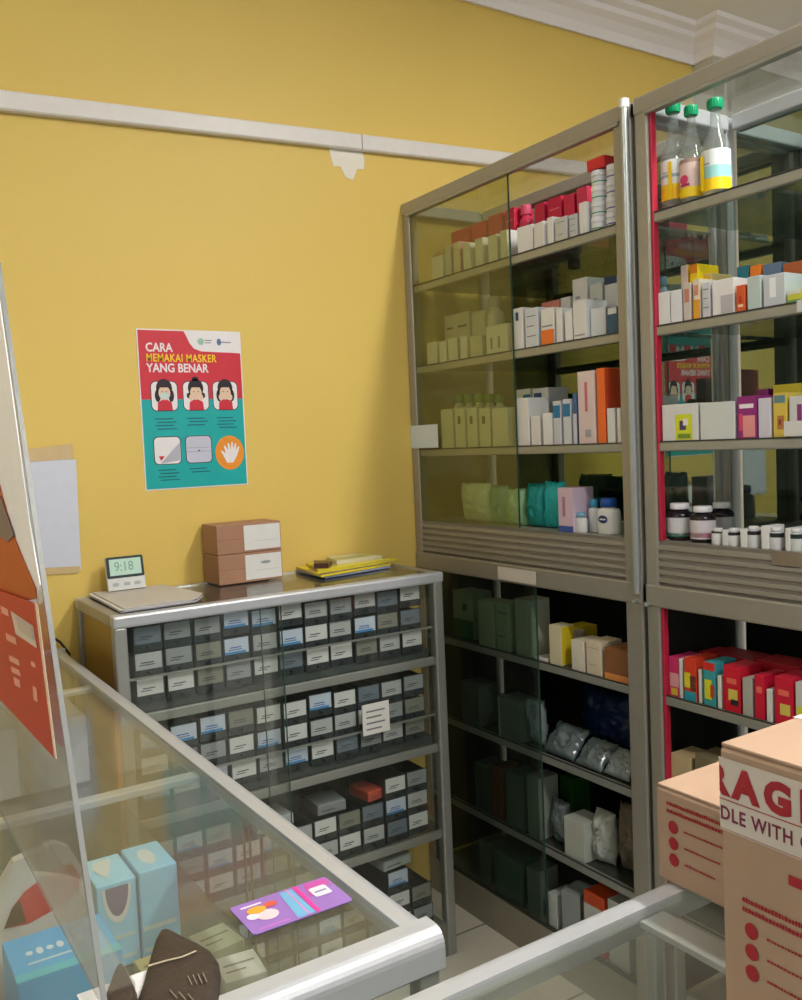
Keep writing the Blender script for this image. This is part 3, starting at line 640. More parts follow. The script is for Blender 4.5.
# lower section of the right cabinet
LW = ['lower right cabinet upper shelf']
g = [dict(x=(665, 675), t=657, c=(206, 50, 110), d='pink box with baby picture', p=[(.1, .9, .25, .6, (222, 160, 170)), (.2, .8, .04, .22, (220, 190, 60))]), dict(x=(677, 681), t=659, c=(216, 218, 214), d='thin white box edge'),
     dict(x=(683, 695), t=659, c=(222, 66, 40), d='orange red box with yellow picture', p=[(0, 1, 0, .22, (40, 160, 180)), (0, .55, .3, .66, (226, 214, 50)), (.5, 1, .25, .6, (110, 50, 40))]), dict(x=(697, 700), t=670, c=(216, 218, 214), d='thin white box between red ones'),
     dict(x=(702, 714), t=663, c=(60, 160, 170), d='teal box with yellow figure', p=[(0, 1, .82, 1, (216, 50, 40)), (.1, .7, .15, .6, (224, 220, 40)), (.6, .95, .2, .5, (190, 70, 40))]), dict(x=(716, 720), t=676, c=(222, 222, 214), d='thin white box'),
     dict(x=(722, 739), t=667, c=(206, 24, 50), d='red box with yellow animal picture', p=[(.3, .85, .25, .5, (216, 200, 90)), (.2, .8, .62, .74, (232, 110, 90)), (.45, .9, .16, .28, (40, 40, 40))]), dict(x=(741, 751), t=679, c=(176, 176, 168), d='grey white box'),
     dict(x=(753, 763), t=676, c=(206, 24, 56), d='red box with pale lettering', p=[(.2, .8, .6, .75, (232, 110, 90))]), dict(x=(765, 771), t=690, c=(216, 216, 212), d='low white box'),
     dict(x=(773, 792), t=678, c=(204, 22, 56), d='wide red box with yellow picture', p=[(.3, .85, .22, .45, (216, 200, 90)), (.2, .8, .62, .74, (232, 110, 90))]), dict(x=(794, 810), t=684, c=(206, 206, 200), d='white box with yellow picture', p=[(.1, .9, .1, .5, (224, 214, 40))])]
fill(LOW[0], g, LW[0], 'red boxes on the lower right shelf')
g = [dict(x=(676, 706), t=650, c=(176, 30, 44), off=.1, d='dark red carton'), dict(x=(709, 752), t=656, c=(150, 24, 36), off=.1, d='long deep red carton'), dict(x=(755, 800), t=664, c=(170, 26, 40), off=.1, d='red carton')]
fill(LOW[0], g, LW[0], 'dark red cartons behind', 'back')
g = [dict(x=(668, 690), t=756, c=(190, 170, 130), d='brown cardboard carton'), dict(x=(694, 730), t=760, c=(120, 110, 84), d='dull olive carton')]
fill(LOW[1], g, 'lower right cabinet middle shelf', 'cartons on the middle shelf of the lower right cabinet')

# lower section of the left cabinet
LL = ['lower left cabinet upper shelf', 'lower left cabinet middle shelf', 'lower left cabinet third shelf', 'left cabinet base board']
g = [dict(x=(452, 472), t=592, c=(190, 200, 176), off=.02, d='pale box with green foot', p=[(0, 1, 0, .4, (40, 120, 60)), (.5, .7, .6, .75, (60, 80, 60))]), dict(x=(477, 493), t=602, c=(196, 200, 180), d='cream box'), dict(x=(495, 508), t=604, c=(180, 190, 170), d='grey green box', p=lines(2)),
     dict(x=(514, 529), t=600, c=(176, 182, 168), d='grey box'), dict(x=(532, 546), t=659, c=(220, 220, 216), d='flat white card', dep=.05, name='paper_card', cat='card'),
     dict(x=(548, 560), t=626, c=(222, 214, 184), d='cream box with yellow side', s=(226, 200, 40), dep=.045), dict(x=(570, 583), t=641, c=(226, 220, 206), d='small white box'), dict(x=(585, 600), t=642, c=(222, 210, 190), d='small cream box', p=lines(2, (190, 170, 150))),
     dict(x=(603, 630), t=650, c=(140, 92, 56), d='brown box with orange foot', p=[(0, 1, 0, .2, (226, 150, 80))])]
fill(LOW[0], g, LL[0], 'boxes on the upper shelf of the lower left cabinet')
o = bottle(LOW[0], 579, 630, 12, .08, (218, 206, 190), (206, 190, 176)); tag(o, 'small cream bottle behind the white boxes in the lower left cabinet', 'bottle')
g = [dict(x=(562, 577), t=627, c=(224, 198, 36), off=.1, d='yellow box'), ]
fill(LOW[0], g, LL[0], 'box behind', 'back')
def low_pouch(z, x0, x1, ytop, off, m, lab, grp, th=.06, tilt=0, seed=3, name='plastic_bag'):
    Xf = XC+.03+off; xm = (x0+x1)/2; h = max(.02, at(xm, ytop, 0, Xf).z-z); w_ = abs(at_y(x0, Xf, z)-at_y(x1, Xf, z))
    y = at_y(xm, Xf, z+h/2)
    return pouch((Xf+th/2, y, z+.0004), w_, h, th, m, name, lab, 'plastic bag', grp, 90, tilt, .38, seed)
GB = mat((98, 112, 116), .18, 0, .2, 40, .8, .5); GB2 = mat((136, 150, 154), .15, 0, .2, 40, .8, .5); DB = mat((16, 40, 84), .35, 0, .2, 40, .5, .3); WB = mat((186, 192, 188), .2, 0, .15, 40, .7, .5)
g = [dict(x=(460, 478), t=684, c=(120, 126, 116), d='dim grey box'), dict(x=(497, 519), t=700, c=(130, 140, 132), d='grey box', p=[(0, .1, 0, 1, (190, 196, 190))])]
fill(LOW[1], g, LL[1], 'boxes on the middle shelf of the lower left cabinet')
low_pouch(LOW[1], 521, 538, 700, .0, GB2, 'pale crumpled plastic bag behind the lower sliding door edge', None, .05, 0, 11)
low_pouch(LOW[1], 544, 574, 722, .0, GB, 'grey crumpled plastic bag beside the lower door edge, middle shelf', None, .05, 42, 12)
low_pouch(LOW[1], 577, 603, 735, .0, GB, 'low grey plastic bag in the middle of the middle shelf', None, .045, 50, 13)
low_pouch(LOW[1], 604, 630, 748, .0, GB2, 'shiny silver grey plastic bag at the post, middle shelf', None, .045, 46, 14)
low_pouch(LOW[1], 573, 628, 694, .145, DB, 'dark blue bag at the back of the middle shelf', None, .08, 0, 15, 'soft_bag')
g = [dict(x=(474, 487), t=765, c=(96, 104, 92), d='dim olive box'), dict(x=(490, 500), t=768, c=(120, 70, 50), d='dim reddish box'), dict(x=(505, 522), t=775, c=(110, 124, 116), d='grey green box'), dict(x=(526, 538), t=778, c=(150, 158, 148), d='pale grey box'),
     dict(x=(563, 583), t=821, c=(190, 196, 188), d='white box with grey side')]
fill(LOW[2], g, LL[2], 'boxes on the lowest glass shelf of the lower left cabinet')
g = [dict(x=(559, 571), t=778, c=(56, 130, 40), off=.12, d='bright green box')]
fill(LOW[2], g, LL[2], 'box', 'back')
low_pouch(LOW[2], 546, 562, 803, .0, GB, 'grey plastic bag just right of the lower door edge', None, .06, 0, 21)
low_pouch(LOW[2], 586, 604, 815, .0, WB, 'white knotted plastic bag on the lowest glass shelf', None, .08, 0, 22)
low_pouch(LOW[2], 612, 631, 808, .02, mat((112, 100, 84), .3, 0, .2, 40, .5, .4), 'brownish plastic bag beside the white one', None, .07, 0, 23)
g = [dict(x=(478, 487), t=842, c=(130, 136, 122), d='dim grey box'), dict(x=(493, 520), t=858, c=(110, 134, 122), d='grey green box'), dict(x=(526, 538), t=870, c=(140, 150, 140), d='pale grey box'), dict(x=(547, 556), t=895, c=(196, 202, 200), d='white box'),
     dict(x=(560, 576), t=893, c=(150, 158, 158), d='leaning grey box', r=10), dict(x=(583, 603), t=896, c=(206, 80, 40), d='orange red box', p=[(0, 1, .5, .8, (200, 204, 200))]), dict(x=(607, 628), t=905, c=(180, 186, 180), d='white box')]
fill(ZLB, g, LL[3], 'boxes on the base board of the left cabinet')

# ================================================================== DRAWER CABINET AGAINST THE BACK WALL
DX0, DX1, DY0, DY1, DZ = .497, 1.352, 1.9275, 2.268, -.34
D = tag(E('drawer_cabinet', ((DX0+DX1)/2, (DY0+DY1)/2, FL)), 'aluminium glass fronted cabinet full of small labelled bins against the yellow wall', 'cabinet')
for (x, y) in ((DX0, DY0), (DX1-.028, DY0), (DX0, DY1-.028), (DX1-.028, DY1-.028)):
    mb = MB(); mb.box(x, x+.028, y, y+.028, FL, DZ-.026, ALU, .004); part(mb, 'corner_post', D)
mb = MB(); mb.box(DX0-.002, DX1+.002, DY0-.004, DY0+.026, DZ-.028, DZ, ALU_L, .006); part(mb, 'top_front_rail', D)
mb = MB(); mb.box(DX0-.002, DX1+.002, DY1-.026, DY1, DZ-.028, DZ, ALU_L, .006); part(mb, 'top_rear_rail', D)
for x in (DX0-.002, DX1-.026):
    mb = MB(); mb.box(x, x+.028, DY0+.026, DY1-.026, DZ-.028, DZ, ALU_W, .005); part(mb, 'top_side_rail', D)
mb = MB(); mb.box(DX0+.026, DX1-.026, DY0+.026, DY1-.026, DZ-.008, DZ-.002, GL_T); part(mb, 'top_glass', D)
BRN = mat((150, 118, 44), .35, 0, .1, 12)
for x in (DX0+.008, DX1-.014):
    mb = MB(); mb.box(x, x+.005, DY0+.028, DY1-.028, FL+.08, DZ-.028, BRN if x < 1 else GL); part(mb, 'side_panel', D)
mb = MB(); mb.box(DX0+.028, DX1-.028, DY1-.02, DY1-.014, FL+.06, DZ-.028, mat((60, 58, 48), .5)); part(mb, 'back_panel', D)
mb = MB(); mb.box(DX0+.028, DX1-.028, DY0+.004, DY1-.028, FL, FL+.09, mat((120, 118, 108), .5)); part(mb, 'plinth', D)
DS = [-.566, -.80, -1.035]
for z in DS:
    mb = MB(); mb.box(DX0+.014, DX1-.014, DY0+.02, DY1-.022, z-.007, z, GL_S); s_ = part(mb, 'glass_shelf', D)
    e = MB(); e.box(DX0+.028, DX1-.028, DY0+.01, DY0+.02, z-.02, z+.002, ALU, .002); part(e, 'shelf_edge', s_)
xd = at(286, 700, 1, DY0).x
for a, b, dy in ((DX0+.028, xd, .002), (xd-.05, DX1-.028, .008)):
    mb = MB(); mb.box(a, b, DY0+dy, DY0+dy+.003, FL+.09, DZ-.029, GL_LOW if 0 else GL); d_ = part(mb, 'sliding_glass_door', D)
    e = MB(); ex = b if dy < .005 else a; e.box(ex-.001, ex+.001, DY0+dy-.0003, DY0+dy+.0033, FL+.09, DZ-.029, mat((50, 80, 70), .2)); part(e, 'door_edge', d_)
a = at(362, 704, 1, DY0-.001); b = at(390, 730, 1, DY0-.001)
mb = MB(); mb.box(a.x, b.x, DY0-.001, DY0+.0018, b.z, a.z-.005, OFFW); pan = Panel((a.x, DY0-.0012, b.z), (1, 0, 0), (0, 0, 1))
for i in range(4): pan.rect(mb, .01, .055+.01*(i % 2), .012+.015*i, .016+.015*i, mat((110, 112, 116)), .0004)
part(mb, 'paper_note', D, 'white square note stuck on the glass')
# the small drawers, one prototype and copies
TRAY = mat((46, 54, 58), .35, 0, .1, 30)
CARDS = [mat((214, 216, 214), .5), mat((180, 184, 184), .5), mat((150, 156, 158), .5), mat((196, 208, 224), .5), mat((112, 124, 136), .45), mat((132, 134, 122), .5)]
CN = ['white', 'light grey', 'grey', 'bluish white', 'slate', 'drab']
TW, TH, TDp = .0645, .0565, .2
def make_tray(ci):
    O = E('storage_bin', (0, 0, 0)); mb = MB(); m = TRAY; t = .002
    mb.box(-TW/2, TW/2, .0, t, 0, TH, m); mb.box(-TW/2, TW/2, TDp-t, TDp, 0, TH*.85, m); mb.box(-TW/2, -TW/2+t, t, TDp-t, 0, TH*.9, m); mb.box(TW/2-t, TW/2, t, TDp-t, 0, TH*.9, m); mb.box(-TW/2+t, TW/2-t, t, TDp-t, 0, t, m)
    part(mb, 'bin_body', O)
    mb = MB(); mb.box(-TW/2+.003, TW/2-.003, -.0012, -.0001, .018, TH-.002, CARDS[ci])
    pan = Panel((-TW/2+.003, -.0013, .018), (1, 0, 0), (0, 0, 1)); lc = mat((70, 74, 84)) if ci != 3 else mat((50, 100, 170))
    pan.rect(mb, .012, .040, .014, .0165, lc, .0002); pan.rect(mb, .008, .032 + .01*(ci % 2), .009, .011, lc, .0002)
    if ci == 3: pan.rect(mb, 0, .052, 0, .006, mat((70, 140, 200)), .0002)
    part(mb, 'label_card', O)
    mb = MB(); mb.cyl((0, -.006, .009), (0, 0, .009), .004, mat((30, 34, 36), .3), 8); part(mb, 'knob', O)
    return O
protos = [make_tray(i) for i in range(6)]; used = [False]*6
def tray(ci, x, y, z, rz, label, rx=0, sc=1):
    P_ = protos[ci]
    if not used[ci]: o = P_; used[ci] = True
    else:
        o = P_.copy(); COL.objects.link(o)
        for ch in list(P_.children):
            c = ch.copy(); COL.objects.link(c); c.parent = o
    o.location = (x, y, z+CZ); o.rotation_euler = (R(rx), 0, R(rz)); tag(o, label, 'storage bin', 'small bins in the glass fronted cabinet')
    return o
rows = []
for L, top in enumerate((DS[0], DS[1])):
    for r_ in range(3): rows.append((L, r_, top+.0004+(2-r_)*(TH+.0008)+ .0))
rowname = ['top', 'second', 'third', 'fourth', 'fifth', 'sixth']
NC = 11; pitch = (1.305-.545)/NC; PX0 = .541
pat = ["422330121401", "125313013545", "005204005101", "333500304120", "052030110252", "303013042155"]
for ri, (L, r_, z) in enumerate(rows):
    dzr = [0.0, .0, .0][r_]
    zz = DS[L]+.0195 + (2-r_)*.0575
    for c in range(NC):
        ci = int(pat[ri][c])
        x = PX0+pitch*(c+.5)
        if ri in (3, 4) and c in (1,) : pass
        yj = .001+.010*random.random()**2
        jz = random.choice([0, 0, 0, .003, .006]) if r_ == 0 else 0
        o = tray(ci, x+random.uniform(-.0004, .0004), DY0+.026+yj, zz+jz, random.uniform(-.5, .5), 'small dark bin with %s label card, %s %s row of bins' % (CN[ci], nth(c, NC), rowname[ri]))
    # thin rail that carries the row above
    if r_ == 1:
        mb = MB(); mb.box(DX0+.03, DX1-.03, DY0+.014, DY0+.018, zz+.001, zz+.006, ALU); part(mb, 'guide_rail', D)
    if r_ == 2:
        mb = MB(); mb.box(DX0+.03, DX1-.03, DY0+.035, DY0+.24, DS[L]+.0002, zz-.0004, mat((70, 76, 76), .4)); part(mb, 'riser_board', D)
# jumbled drawers and packets on the two lower levels
jig = [(0, 0, 5), (1, 0, 3), (2, 0, 0), (3, 0, 1), (4, 0, 2), (7, 0, 0), (8, 0, 1), (10, 0, 0), (0, 1, 2), (2, 1, 3), (3, 1, 0), (5, 1, 1), (6, 1, 0), (9, 1, 3), (10, 1, 1), (4, 1, 3), (1, 1, 2), (7, 1, 5), (8, 1, 4), (0, 2, 1), (1, 2, 3), (2, 2, 2), (9, 2, 0), (10, 2, 2)]
seen = {}
for (c, lv, ci) in jig:
    z = DS[1+1]+.0004 if 1 else 0
    x = PX0+pitch*(c+.5)
    base = DS[2]+.0004+lv*.0575
    tray(ci, x, DY0+.03+random.uniform(0, .006), base, random.uniform(-1, 1), 'small dark bin, %s label card, %s column, %s layer, third glass shelf' % (CN[ci], ORD[int(c)], ['bottom', 'middle', 'upper'][lv]))
for c in (5, 6, 9):
    tray([2, 1, 4][(5, 6, 9).index(c)], PX0+pitch*(c+.5), DY0+.03, DS[2]+.0004, 0, 'small dark bin, %s label card, %s column, bottom layer, third glass shelf' % (CN[[2, 1, 4][(5, 6, 9).index(c)]], ORD[c]))
zb = FL+.09+.0004
for c in range(NC):
    for lv in range(2 if c % 3 else 3):
        ci = (c*5+lv*3) % 6
        tray(ci, PX0+pitch*(c+.5), DY0+.03+.004*lv, zb+lv*.0575, random.uniform(-.8, .8), 'small dark bin with %s label card, column %s, %s layer at the cabinet bottom' % (CN[ci], ORD[c], ['lowest', 'second', 'third'][lv]))
# packets lying over the jumbled drawers
pk = [(.86, DS[2]+.1165+.0005, .1, (196, 200, 200), 'white paper packet lying across the bins below the second shelf', 12), (1.02, DS[2]+.1165, .08, (140, 146, 146), 'grey packet lying on the bins of the third shelf', -8), (1.14, DS[2]+.1165, .05, (206, 90, 70), 'small red packet between the bins on the third shelf', 20),
      (1.2, zb+.1165+.0575, .09, (176, 186, 182), 'pale packet on the bins in the bottom right of the cabinet', 10), (.98, zb+.1165+.0575, .11, (160, 170, 168), 'grey packet on the bins in the bottom middle of the cabinet', -14)]
for i, (x, z, w_, c_, lb, rz) in enumerate(pk):
    mb = MB(); mb.box(x-w_/2, x+w_/2, DY0+.045, DY0+.13, z, z+.028, mat(c_, .4, 0, .05), .004); pan = Panel((x-w_/2, DY0+.0445, z), (1, 0, 0), (0, 0, 1)); pan.rect(mb, .01, w_*.6, .01, .013, mat((90, 96, 110)), .0003)
    o = mb.build('paper_packet', None, (x, DY0+.09, z)); turn(o, rz*.4); tag(o, lb, 'packet', 'packets among the bins')

# ---- things on the drawer cabinet
zt_ = DZ+.0004
# sheaf of papers
P_ = tag(E('paper_stack', (.62, 2.12, zt_)), 'stack of white and grey papers on the left of the drawer cabinet', 'papers')
for i, (dx, dy, rz, c_) in enumerate(((0, 0, 0, (206, 204, 204)), (.004, -.004, 1.5, (180, 178, 186)), (-.003, .003, -1, (214, 212, 210)), (.006, .002, .8, (196, 190, 184)))):
    z = zt_+i*.0026; pts = [(.522+dx, 1.955+dy), (.69+dx, 1.962+dy), (.725+dx, 2.02+dy), (.70+dx, 2.235+dy), (.528+dx, 2.25+dy)]
    mb = MB(); vs = [(x, y, z) for x, y in pts]+[(x, y, z+.0022) for x, y in pts]; n = 5
    mb.add(vs, [(j, (j+1) % n, n+(j+1) % n, n+j) for j in range(n)]+[tuple(range(n))[::-1], tuple(range(n, 2*n))], mat(c_, .6)); part(mb, 'paper_sheet', P_)
# digital clock / thermometer leaning on the wall
ck = at(104, 590, 1, 2.2); zc = zt_+.0108
x0c, x1c = at(106, 588, 1, 2.235).x, at(143, 586, 1, 2.235).x; zc1 = at(120, 556, 1, 2.245).z
CK = tag(E('digital_clock', ((x0c+x1c)/2, 2.236, zc)), 'white and dark digital display clock leaning upright behind the papers', 'clock')
pan = Panel((x0c, 2.222, zc), (1, 0, 0), (0, .18, 1)); Wc, Hc = x1c-x0c, zc1-zc
mb = MB(); pan.sheet(mb, Wc, Hc, mat((214, 216, 214), .35), .012); part(mb, 'clock_case', CK)
mb = MB(); pan.shape(mb, rrect(.0, Wc, Hc*.36, Hc, .004), mat((44, 56, 58), .3), .0124); part(mb, 'display_frame', CK)
mb = MB(); pan.rect(mb, Wc*.08, Wc*.93, Hc*.44, Hc*.93, mat((190, 222, 206), .25), .0128); part(mb, 'display', CK)
text('9:18', pan, Wc*.2, Hc*.57, Hc*.4, mat((120, 160, 146), .4), 'display_digits', CK, .0131, 0, .85)
mb = MB()
for u in (.2, .5, .78): pan.shape(mb, rrect(Wc*(u-.08), Wc*(u+.08), Hc*.12, Hc*.22, .002), mat((170, 176, 178), .4), .0135)
part(mb, 'button', CK)
# two brown boxes
for k in range(2):
    zb_ = zt_ if k == 0 else zt_+.0765
    mb = MB(); bx0, bx1, by0, by1 = at(218, 560, 1, 2.16).x, at(282, 555, 1, 2.16).x, 2.16, 2.264; hh = .076
    mb.box(bx0, bx1, by0, by1, zb_, zb_+hh-.0005, mat((166, 124, 98), .6, 0, .06), .002)
    pan = Panel((bx0, by0-.0002, zb_), (1, 0, 0), (0, 0, 1)); pan.rect(mb, .0, bx1-bx0, .0365, .0375, mat((150, 96, 62), .6), .0002)
    B_ = mb.build('cardboard_box', None, ((bx0+bx1)/2, (by0+by1)/2, zb_)); tag(B_, ['brown box with white half label, the lower of two on the drawer cabinet', 'brown box with white half label, the upper of two on the drawer cabinet'][k], 'box', 'brown boxes on the drawer cabinet')
    mb = MB(); pan.rect(mb, .073, bx1-bx0-.003, .006, .070, mat((222, 220, 216), .5), .0006)
    if k == 0: pan.shape(mb, ell(.13, .048, .014, .004), mat((150, 156, 156)), .0009)
    pan.rect(mb, .1, .165, .028, .0295, mat((200, 198, 194)), .0009); part(mb, 'white_label', B_, 'white paper label')
# yellow and blue packets
def slab(name, pts, z0, h, c, label, cat, group=None, extra=()):
    mb = MB(); n = len(pts); vs = [(x, y, z0) for x, y in pts]+[(x, y, z0+h) for x, y in pts]
    mb.add(vs, [(j, (j+1) % n, n+(j+1) % n, n+j) for j in range(n)]+[tuple(range(n))[::-1], tuple(range(n, 2*n))], mat(c, .35, 0, .06))
    cx = sum(p[0] for p in pts)/n; cy = sum(p[1] for p in pts)/n
    for (k0, k1, cc) in extra:      # stripes running across the top between the two long sides
        a, b, c_, d_ = pts[:4]; L = lambda p, q, t: (p[0]+(q[0]-p[0])*t, p[1]+(q[1]-p[1])*t)
        q = [L(a, d_, k0), L(b, c_, k0), L(b, c_, k1), L(a, d_, k1)]; mb.poly([(x, y, z0+h+.0002) for x, y in q], mat(cc, .35))
    return tag(mb.build(name, None, (cx, cy, z0)), label, cat, group)
slab('booklet', [(1.075, 2.06), (1.30, 2.10), (1.31, 2.25), (1.08, 2.24)], zt_, .006, (150, 160, 190), 'bluish booklet at the bottom of the pile on the drawer cabinet', 'booklet', 'pile of booklets on the drawer cabinet')
slab('booklet', [(1.058, 2.05), (1.30, 2.10), (1.335, 2.235), (1.085, 2.25)], zt_+.0062, .006, (222, 200, 40), 'yellow booklet with blue edge in the pile on the drawer cabinet', 'booklet', 'pile of booklets on the drawer cabinet', [(0, .1, (40, 60, 120)), (.35, .5, (170, 160, 150))])
slab('booklet', [(1.075, 2.10), (1.345, 2.125), (1.30, 2.262), (1.12, 2.258)], zt_+.0124, .006, (196, 184, 60), 'yellow and grey striped booklet second from the top of the pile', 'booklet', 'pile of booklets on the drawer cabinet', [(0, .2, (230, 214, 60)), (.3, .55, (176, 170, 160)), (.7, .9, (226, 206, 40))])
slab('booklet', [(1.16, 2.15), (1.31, 2.16), (1.27, 2.26), (1.19, 2.262)], zt_+.0186, .010, (206, 200, 170), 'pale thick booklet topmost on the pile at the back', 'booklet', 'pile of booklets on the drawer cabinet', [(.2, .5, (170, 180, 90))])
slab('wallet', [(1.077, 2.125), (1.11, 2.105), (1.14, 2.14), (1.11, 2.19)], zt_+.0186, .014, (70, 40, 34), 'dark brown small wallet lying on the left end of the booklets', 'wallet')

# ================================================================== POSTER AND PAPER ON THE WALL
def pw(px, py): return at(px, py, 1, YW-.001)
A, Bc, Cc = pw(138, 328.5), pw(242, 332), pw(145.5, 491)
U = (Bc-A).normalized(); V = (A-Cc).normalized(); Wp = .279; Hp = (A-Cc).length
PO = Cc
POS = tag(E('poster', (.83, YW-.001, .1)), 'red and turquoise mask wearing poster taped on the yellow wall', 'poster')
V = (V - U*V.dot(U)).normalized()
pan = Panel(PO, U, V)
RD, TQ = mat((200, 44, 60), .4), mat((24, 166, 164), .4); DKP = mat((60, 40, 60), .5); PW = mat((230, 226, 228), .4)
mb = MB(); pan.sheet(mb, Wp, Hp, PW); part(mb, 'poster_sheet', POS)
mb = MB(); e = .003
cv = [(e, Hp*.565), (Wp-e, Hp*.565), (Wp-e, Hp*.86)] + [(Wp*(.62+.38*(1-t)), Hp*(.862+.004*t)) for t in (.3, .7)] + [(Wp*.60, Hp*.868), (Wp*.53, Hp*.885), (Wp*.49, Hp*.92), (Wp*.465, Hp*.96), (Wp*.44, Hp-e), (e, Hp-e)]
pan.shape(mb, cv, RD, .0011); part(mb, 'red_field', POS, 'red upper field')
mb = MB(); pan.rect(mb, e, Wp-e, e, Hp*.565, TQ, .0011); part(mb, 'turquoise_field', POS, 'turquoise lower field')
text('CARA', pan, Wp*.075, Hp*.862, .031, PW, 'headline', POS, .0014, .0007, .85)
text('MEMAKAI MASKER', pan, Wp*.075, Hp*.800, .028, mat((240, 210, 20), .4), 'headline', POS, .0014, .0004, .76, 'yellow headline', sp=1.08)
text('YANG BENAR', pan, Wp*.075, Hp*.735, .031, PW, 'headline', POS, .0014, .0007, .85)
mb = MB(); pan.shape(mb, ell(Wp*.6, Hp*.93, .009, .009), mat((150, 190, 170)), .0012); pan.rect(mb, Wp*.64, Wp*.71, Hp*.935, Hp*.942, mat((140, 140, 150)), .0012); pan.rect(mb, Wp*.64, Wp*.7, Hp*.92, Hp*.926, mat((140, 140, 150)), .0012)
pan.shape(mb, ell(Wp*.78, Hp*.93, .006, .009), mat((90, 110, 160)), .0012); pan.rect(mb, Wp*.8, Wp*.9, Hp*.925, Hp*.933, mat((140, 140, 150)), .0012); part(mb, 'logo', POS)
SK, HR = mat((226, 196, 170), .5), mat((36, 22, 34), .5)
for i, cu in enumerate((.225, .525, .815)):
    cu *= Wp; cvv = Hp*.585; a_ = .0355; b_ = .0385
    mb = MB(); pan.shape(mb, rrect(cu-a_, cu+a_, cvv-b_, cvv+b_, .014), DKP, .0014); pan.shape(mb, rrect(cu-a_+.002, cu+a_-.002, cvv-b_+.002, cvv+b_-.002, .013), PW, .0016)
    fr = part(mb, 'picture_frame', POS)
    mb = MB(); pan.shape(mb, ell(cu, cvv+.02, .021, .024), HR, .0018)
    for s in (-1, 1): pan.shape(mb, ell(cu+s*.0175, cvv+.001, .0075, .016 if i != 1 else .008), HR, .0018)
    if i == 1: pan.shape(mb, ell(cu, cvv+.044, .009, .006), HR, .0018)
    part(mb, 'hair', fr, 'dark hair')
    mb = MB(); pan.shape(mb, [(cu-.02, cvv-b_+.002), (cu+.02, cvv-b_+.002), (cu+.018, cvv-.016), (cu+.006, cvv-.009), (cu-.006, cvv-.009), (cu-.018, cvv-.016)], RD, .002); part(mb, 'shirt', fr, 'red shirt')
    mb = MB(); pan.shape(mb, ell(cu, cvv+.008, .0155, .0185), SK, .0022); pan.shape(mb, ell(cu, cvv+.022, .016, .008, 12, 0, 180), HR, .0024)
    if i == 0: pan.shape(mb, ell(cu, cvv+.001, .011, .0085), mat((190, 216, 216)), .0026)
    if i > 0:
        for s in (-1, 1): pan.shape(mb, ell(cu+s*.014, cvv-.004, .005, .008), SK, .0026)
    pan.shape(mb, ell(cu-.006, cvv+.011, .0014, .0016), HR, .0028); pan.shape(mb, ell(cu+.006, cvv+.011, .0014, .0016), HR, .0028)
    part(mb, 'face', fr)
tl = mat((20, 92, 100), .5)
mb = MB()
for cu, nv, v0 in ((.225, 4, .44), (.525, 3, .44), (.815, 4, .44), (.225, 4, .12), (.525, 2, .12)):
    mb = MB()
    for k in range(nv): pan.rect(mb, Wp*(cu-.1+.02*(k % 2)), Wp*(cu+.1-.03*((k+1) % 2)), Hp*(v0-.021*k), Hp*(v0-.021*k)+.0026, tl, .0014)
    part(mb, 'caption', POS)

for i, cu in enumerate((.225, .525)):
    cu *= Wp; cvv = Hp*.245; a_ = .036; b_ = .036
    mb = MB(); pan.shape(mb, rrect(cu-a_, cu+a_, cvv-b_, cvv+b_, .012), DKP, .0014); pan.shape(mb, rrect(cu-a_+.002, cu+a_-.002, cvv-b_+.002, cvv+b_-.002, .011), PW if i == 0 else mat((196, 196, 214)), .0016)
    if i == 0:
        pan.shape(mb, [(cu-.02, cvv-b_+.003), (cu+a_-.003, cvv-b_+.01), (cu+a_-.003, cvv+.02)], mat((176, 178, 190)), .0018); pan.shape(mb, [(cu-.024, cvv-.014), (cu-.008, cvv-.014), (cu-.018, cvv-.026)], RD, .002)
    else:
        pan.rect(mb, cu-a_+.004, cu+a_-.004, cvv-.006, cvv-.0045, mat((150, 150, 170)), .0018); pan.rect(mb, cu-a_+.004, cu+a_-.004, cvv+.004, cvv+.0052, mat((150, 150, 170)), .0018); pan.shape(mb, ell(cu, cvv-.003, .003, .002), mat((80, 80, 110)), .002)
    part(mb, 'picture_frame', POS)
mb = MB(); pan.shape(mb, ell(Wp*.83, Hp*.215, .0405, .0455, 32), mat((232, 146, 44), .4), .0016); ob = part(mb, 'orange_disc', POS, 'orange round badge')
mb = MB()
hand = [(.795, .15), (.86, .15), (.905, .2), (.93, .25), (.915, .255), (.89, .225), (.9, .27), (.885, .275), (.865, .235), (.865, .285), (.85, .285), (.84, .237), (.825, .28), (.81, .275), (.815, .23), (.785, .265), (.77, .255), (.79, .21), (.745, .235), (.74, .225), (.775, .18)]
pan.shape(mb, [(u*Wp, v*Hp) for u, v in hand], PW, .002); part(mb, 'hand_symbol', ob, 'white hand symbol')
